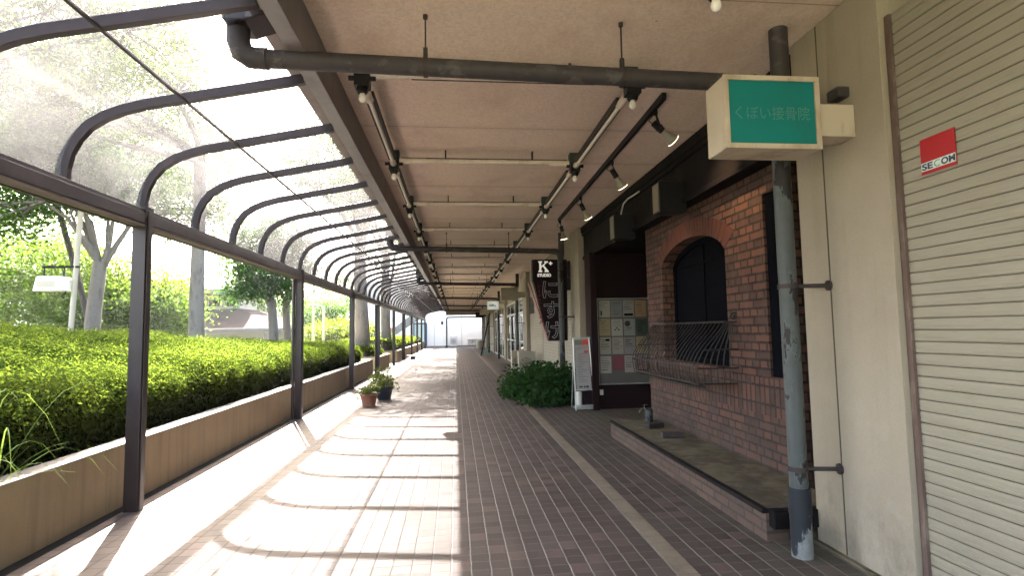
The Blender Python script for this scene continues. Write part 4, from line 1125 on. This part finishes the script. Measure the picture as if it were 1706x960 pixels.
# ================================================================== things on the walk
def pot(c, r, h, label, mat, leaf, n, rs, seed, flowers=False, square=False):
    root = thing('potted_plant', label, 'potted plant', c, 'potted plants by the planter'); x, y, z = c
    q = MB(); q.lathe(c, [(r * .72, 0), (r * .95, h * .82), (r * 1.06, h * .84), (r * 1.08, h), (r * .96, h), (r * .92, h * .9)], 20 if not square else 8); q.build('pot', M[mat], root)
    q = MB(); q.tube([(x, y, z + h * .85), (x, y, z + h * .9)], r * .92, 16); q.build('soil', M['soil'], root)
    rng = np.random.default_rng(seed); P = []
    for k in range(n // 14):
        d = rng.normal(size=3); d[2] = abs(d[2]) * 1.1 + .1; d /= np.linalg.norm(d)
        cc = np.array([x, y, z + h]) + d * np.array(rs) * rng.uniform(.35, 1.05); P.append(cc + rng.normal(size=(14, 3)) * .05)
    P = np.concatenate(P); V, F = leaf_arrays(P, .075, rng, tilt=1.0); raw('foliage', V, F, M[leaf], root)
    q = MB()
    for k in range(10):
        d = rng.normal(size=3); d[2] = abs(d[2]) + .5; d /= np.linalg.norm(d); q.tube([(x, y, z + h * .9), Vector((x, y, z + h)) + Vector(d * np.array(rs)) * .8], [.006, .003], 4)
    q.build('stems', M['bark_dark'], root)
    if flowers:
        q = MB()
        for k in range(16):
            a = rng.uniform(0, 6.28); rr = rng.uniform(.1, 1) * rs[0]
            q.lathe((x + math.cos(a) * rr, y + math.sin(a) * rr, z + h + rs[2] * rng.uniform(.5, 1.0)), [(.005, 0), (.028, .012), (.02, .025)], 7)
        q.build('flowers', M['flower'], root)
pot((-1.80, 11.75, 0), .175, .24, 'terracotta pot with pale flowering plant on the sunlit paving', 'terracotta', 'leaf_pot', 380, (.20, .20, .17), 3, True)
pot((-1.62, 12.75, 0), .20, .28, 'dark blue pot with a loose leafy plant behind the terracotta one', 'bluepot', 'leaf_pot', 900, (.34, .34, .36), 4)
t = thing('stone_slab', 'small pale slab propped on a dark block beside the far planter', 'slab', (-2.45, 31, 0))
q = MB(); q.obox((-2.4, 31, .17), (.28, 0, -.03), (0, .35, 0), (.004, 0, .035)); q.build('slab', M['slab'], t, .01)
q = MB(); q.box(-2.5, -2.25, 30.85, 31.15, 0, .135); q.build('block', M['black'], t)

# ================================================================== white building closing the walk
E = thing('white_building', 'white walled building closing the far end of the walk', 'building', (0, 55, 0))
q = MB(); q.box(-9.5, 12, 54, 60, -.03, 6.5); q.build('wall', M['endwall'], E)
q = MB()
for x in (-2.1, -.8, .55): q.box(x - .012, x + .012, 53.985, 53.998, .05, 6.4)
q.build('panel_joint', M['groove'], E)
q = MB(); q.box(-9.5, 12, 53.9, 53.997, -.03, .10); q.build('plinth', M['coping'], E)
# ramp with parapet on the right
q = MB(); q.prism([(1.05, .12), (4.5, .12), (4.5, 1.6), (1.05, .75)], 1, 53.2, 53.4); q.prism([(1.05, 1.55), (4.5, 1.72), (4.5, 2.3), (1.05, 1.72)], 1, 53.3, 53.4); q.build('ramp_wall', M['endwall'], E)
q = MB()
for k in range(9): q.box(1.15 + k * .36, 1.27 + k * .36, 53.1, 53.196, .12, .62)
q.box(1.05, 4.4, 53.08, 53.197, .62, .72); q.build('balustrade', M['slab'], E)
# doorway in blue frame and outside stair on the left
q = MB(); q.box(-4.1, -3.98, 53.9, 53.99, .1, 2.2); q.box(-2.9, -2.78, 53.9, 53.99, .1, 2.2); q.box(-4.1, -2.78, 53.9, 53.99, 2.2, 2.34); d = q.build('door', M['blueframe'], E)
q = MB(); q.box(-3.97, -2.91, 53.95, 53.985, .1, 2.19); q.build('pane', M['palegrey'], d)
q = MB(); q.prism([(-8.2, .0), (-7.6, .0), (-2.9, 3.0), (-2.9, 3.7), (-3.4, 3.7)], 1, 52.6, 52.8); q.build('stair', M['coping'], E)
q = MB(); q.box(-6.4, -5.9, 53.7, 53.9, .4, 1.9); q.build('red_panel', M['redpaint'], E)
ac(-.62, .12, 53.1, .98, 'white outdoor unit standing against the far white wall', mat='white')
t = thing('gutter_post', 'thin grey post with a curved pipe standing at the arcade end', 'post', (-.85, 50.6, 0))
q = MB(); q.tube([(-.86, 50.6, 0), (-.86, 50.6, 2.55), (-.82, 50.6, 2.68), (-.70, 50.6, 2.75), (2.4, 50.6, 2.75)], .06, 10); q.build('pipe', M['pipe_blue'], t)
q = MB(); q.box(-.96, -.76, 50.5, 50.7, 0, .15); q.build('foot', M['black'], t)
q = MB(); q.box(-1.35, -1.15, 50.62, 50.72, 2.1, 2.4); tag(q.build('meter_box', M['boxgreen'], None, .01, loc=(-1.25, 50.67, 2.1)), 'small dark box hanging near the curved pipe', 'box')
q = MB(); q.box(-1.34, -1.16, 50.70, 53.99, 2.38, 2.42)

# ================================================================== park lamp, poles, pavilion
t = thing('park_lamp', 'thin pole with a white box lamp hanging from its side arm', 'lamp', (-10.3, 16.0, 0))
q = MB(); q.tube([(-10.36, 16, 0), (-10.1, 16, 7)], .065, 10); q.build('pole', M['beige'], t)
q = MB(); q.box(-11.05, -10.14, 15.94, 16.0, 3.38, 3.44); q.build('arm', M['dark'], t)
q = MB(); q.prism([(-11.10, 2.75), (-11.02, 3.14), (-10.42, 3.14), (-10.36, 3.08), (-10.36, 2.75)], 1, 15.7, 16.1); lb = q.build('lamp_box', M['white'], t, .02)
q = MB(); q.box(-11.0, -10.55, 15.685, 15.699, 2.84, 3.02); q.build('grille', M['beige'], lb)
q = MB(); q.tube([(-10.4, 15.9, 2.75), (-10.42, 15.9, 2.68), (-10.5, 15.9, 2.62), (-10.44, 15.9, 2.57)], .02, 6); q.tube([(-11.0, 15.95, 3.14), (-11.0, 15.97, 3.40)], .015, 6); q.tube([(-10.5, 15.95, 3.14), (-10.5, 15.97, 3.40)], .015, 6); tag(q.build('hook', M['dark'], t), kind='stuff')

def upole(x, y, h, label, arms):
    root = thing('utility_pole', label, 'pole', (x, y, 0), 'thin poles beyond the hedge')
    q = MB(); q.tube([(x, y, -.1), (x, y, h)], [.10, .075], 8); q.build('pole', M['beige'], root)
    q = MB()
    for a in arms: q.tube([(x, y, a[0])] + [tuple(p) for p in a[1:]], .035, 6)
    if arms: q.build('arm', M['alu'], root)
    return root
upole(-9.2, 37, 4.6, 'pale utility pole with a short crossbar seen past the dense tree', [(4.2, (-8.5, 37, 4.3))])
upole(-8.6, 37.2, 3.3, 'pale curved street lamp pole beside the utility pole', [(3.2, (-8.9, 37.2, 3.35), (-9.6, 37.2, 3.4))])
upole(-21.1, 42, 4.6, 'thin white pole in front of the pavilion windows', [])

P = thing('pavilion', 'low pavilion with brown skirt roof, window band and pale hipped roof', 'building', (-21.5, 47, 0))
def hip(mb, x0, x1, y0, y1, z0, ix, iy, z1):
    mb.add([(x0, y0, z0), (x1, y0, z0), (x1, y1, z0), (x0, y1, z0), (x0 + ix, y0 + iy, z1), (x1 - ix, y0 + iy, z1), (x1 - ix, y1 - iy, z1), (x0 + ix, y1 - iy, z1)],
           [(0, 1, 5, 4), (1, 2, 6, 5), (2, 3, 7, 6), (3, 0, 4, 7), (4, 5, 6, 7), (3, 2, 1, 0)])
q = MB(); q.box(-31, -14.6, 44, 56, -.1, 1.75); q.build('wall', M['housewall'], P)
q = MB(); hip(q, -31.5, -13.4, 43.4, 56.6, 1.95, 4.3, 4.3, 3.65); q.build('skirt_roof', M['roofbrown'], P)
q = MB(); q.box(-31.5, -13.4, 43.35, 56.6, 1.70, 1.95); q.build('eave_band', M['roofgrey'], P)
q = MB(); q.box(-26.9, -17.9, 48, 52, 3.4, 4.82); q.build('clerestory', M['housewall'], P)
for k in range(7):
    x = -26.4 + k * 1.21
    q = MB(); q.box(x, x + 1.02, 47.9, 47.99, 3.82, 4.78); wf = q.build('window', M['beige'], P)
    q = MB(); q.box(x + .08, x + .94, 47.87, 47.898, 3.88, 4.40); q.build('pane', M['darkglass'], wf)
q = MB(); q.box(-28.3, -17.1, 46.8, 53.2, 4.84, 5.24); q.build('fascia', M['roofgrey'], P)
q = MB(); hip(q, -28.3, -17.1, 46.8, 53.2, 5.25, 4.9, 3.0, 6.4); q.build('roof', M['roofgrey'], P)

# ================================================================== trees
tree('plane_tree', 'tree with pale patchy trunk forking low, beside the box lamp', 'tree', (-10.0, 16.5, 0), 3.6, .215,
     [(-10.8, 16.3, 6.0, 2.6, 2.0, 1.2, 70, 80), (-9.2, 16.8, 6.4, 1.6, 1.6, 1.1, 30, 70), (-12.3, 16.0, 4.9, 1.2, 1.3, .7, 26, 75)], 'leaf_tree', .13, 21, nlimb=8, group='trees beyond the hedge', limb_r=.42)
tree('tall_tree', 'tall tree with a smooth straight grey trunk rising past the canopy', 'tree', (-7.2, 16.5, 0), 6.9, .205,
     [(-9.4, 16.2, 8.6, 2.6, 2.4, 1.7, 130, 100), (-7.2, 16.8, 7.3, .8, 1.2, .7, 10, 40), (-10.5, 15.0, 7.4, 1.5, 1.4, .9, 45, 90)], 'leaf_light', .13, 22, lean=(-.22, 0), nlimb=8, group='trees beyond the hedge')
tree('shade_tree', 'leafy tree whose crown hangs over the nearest roof sheets, trunk out of view', 'tree', (-10.3, 10.6, 0), 5.6, .16,
     [(-8.0, 10.6, 7.6, 2.3, 2.4, 1.5, 130, 110), (-5.3, 11.8, 7.9, .9, 1.2, .6, 14, 70)], 'leaf_light', .12, 23, bark='bark_dark', limb_r=.4, nlimb=7, group='trees beyond the hedge')
tree('dense_tree', 'dense dark green tree with two pale trunks showing beyond the second post', 'tree', (-5.85, 18.4, 0), 2.6, .17,
     [(-6.1, 18.4, 4.1, 1.15, 1.3, 1.45, 100, 95), (-5.45, 18.6, 3.3, .65, .8, .75, 36, 80), (-6.6, 18.2, 3.0, .6, .6, .6, 26, 75)], 'leaf_dark', .12, 24, nlimb=5, group='trees beyond the hedge', cluster=.3)
tree('dense_tree', 'slimmer tree with paler trunk close behind the dense dark tree', 'tree', (-5.63, 19.2, 0), 2.7, .14,
     [(-5.4, 19.2, 4.2, .8, 1.0, 1.1, 40, 80)], 'leaf_tree', .12, 25, nlimb=5, group='trees beyond the hedge', cluster=.3)
tree('tall_tree', 'thick pale tree trunk in the short planter behind the third post', 'tree', (-3.85, 23.1, .3), 5.4, .29,
     [(-4.2, 21.5, 8.0, 2.7, 3.2, 1.7, 120, 95), (-3.6, 25.5, 8.0, 2.4, 2.6, 1.5, 80, 90)], 'leaf_tree', .14, 26, nlimb=8, group='trees beyond the hedge')
tree('tall_tree', 'pale tree trunk in the far planter, seen between two posts', 'tree', (-3.75, 30.3, .3), 5.4, .26,
     [(-4.1, 30.0, 8.0, 2.6, 3.2, 1.7, 70, 70)], 'leaf_tree', .15, 27, nlimb=8, group='trees beyond the hedge')
tree('tall_tree', 'slim dark tree in the far planter beside the stairs', 'tree', (-4.4, 37.0, .3), 4.6, .16,
     [(-4.4, 37, 7.0, 2.2, 2.6, 1.5, 45, 60)], 'leaf_dark', .17, 28, nlimb=6, bark='bark_dark', group='trees beyond the hedge')
BGT = [(-20, 22, 8.5, 4.5, 'leaf_tree', 'big green tree whose crown fills the upper edge behind the box lamp'),
       (-14.5, 27, 9.5, 4.0, 'leaf_light', 'tall light green tree whose crown shows through the clear roof'),
       (-26, 27, 9.0, 5.5, 'leaf_tree', 'large green tree behind the light green ones at the picture edge'),
       (-12.6, 18.5, 7.2, 1.7, 'leaf_dark', 'dark green bushy tree seen low through the nearest roof sheets'),
       (-24.5, 33, 5.0, 3.8, 'leaf_light', 'broad light green tree at the picture edge beyond the hedge'),
       (-20.0, 31, 4.0, 3.0, 'leaf_light', 'light green tree behind the box lamp'),
       (-17.8, 33, 3.8, 2.6, 'leaf_yellow', 'yellow green tree behind the forked pale trunk'),
       (-15.7, 31, 2.8, 1.3, 'leaf_light', 'bright green tree beside the first canopy post'),
       (-29, 42, 7.0, 4.6, 'leaf_tree', 'taller mid green tree behind the broad light one'),
       (-22.8, 40, 2.8, 1.3, 'leaf_light', 'small bright tree before the pavilion windows'),
       (-23.5, 64, 5.6, 3.6, 'leaf_tree', 'rounded green tree standing behind the pavilion roof'),
       (-18.5, 62, 5.2, 3.6, 'leaf_light', 'broad green tree at the end of the pavilion'),
       (-11.5, 49, 2.6, 2.2, 'leaf_tree', 'dark green tree behind the thin poles'),
       (-13.8, 70, 6.5, 4.2, 'leaf_dark', 'tall dark green tree far behind the poles')]
for k, (x, y, zc, r, lm, lab) in enumerate(BGT):
    off = 1.75 if y < 20 else 0
    tree('broadleaf_tree', lab, 'tree', (x + off, y, 0), max(1.2, zc - r * .55), .10 if y < 20 else .2, [(x, y, zc, r, r, r * .85, 130, 105), (x + r * .5, y - r * .3, zc - r * .4, r * .6, r * .6, r * .5, 40, 95)], lm, .19, 40 + k, nlimb=6, lean=(-off, 0), group='trees beyond the hedge', cluster=.62, bark='bark_dark', twigs=False)
for k, (x, y, r, lab) in enumerate(((-8.2, 41, 1.7, 'yellow green rounded shrub beyond the street lamp pole'), (-6.6, 40, 1.5, 'second yellow green shrub, close to the thick pale trunk'), (-10.0, 43, 1.6, 'yellow green shrub behind the utility pole'))):
    tree('shrub', lab, 'shrub', (x, y, 0), .4, .08, [(x, y, 1.35, r, r, 1.1, 70, 60)], 'leaf_yellow', .2, 60 + k, nlimb=5, group='shrubs beyond the hedge', cluster=.35, bark='bark_dark', twigs=False)

# ================================================================== hills
def hills(name, y, x0, x1, h, seed, depth):
    rng = np.random.default_rng(seed); nx, ny = 90, 14; V = []; F = []
    ph = rng.uniform(0, 6.28, 6)
    for i in range(nx):
        u = i / (nx - 1); x = x0 + (x1 - x0) * u
        ridge = h * (.72 + .18 * math.sin(u * 7 + ph[0]) + .10 * math.sin(u * 17 + ph[1]) + .04 * math.sin(u * 41 + ph[2]) + .02 * math.sin(u * 83 + ph[3]))
        for j in range(ny):
            v = j / (ny - 1)
            V.append((x, y + depth * v, ridge * math.sin(v * PI) ** .8 * (1 + .05 * math.sin(u * 60 + v * 9)) - 1))
    F = [(i * ny + j, (i + 1) * ny + j, (i + 1) * ny + j + 1, i * ny + j + 1) for i in range(nx - 1) for j in range(ny - 1)]
    tag(raw(name, V, F, M['hill'], None, True), kind='structure')
hills('hills', 560, -900, 300, 98, 3, 300)

# ================================================================== hazy summer air
def haze():
    m = bpy.data.materials.new('haze_air'); m.use_nodes = True; t = m.node_tree; t.nodes.clear()
    out = t.nodes.new('ShaderNodeOutputMaterial'); v = t.nodes.new('ShaderNodeVolumePrincipled')
    v.inputs['Color'].default_value = (.93, .95, .98, 1); v.inputs['Density'].default_value = HAZE; v.inputs['Anisotropy'].default_value = .35
    t.links.new(v.outputs[0], out.inputs['Volume'])
    q = MB(); q.box(-1010, 1010, -310, 1010, -2.5, 125)
    tag(q.build('haze', m), kind='stuff')
haze()
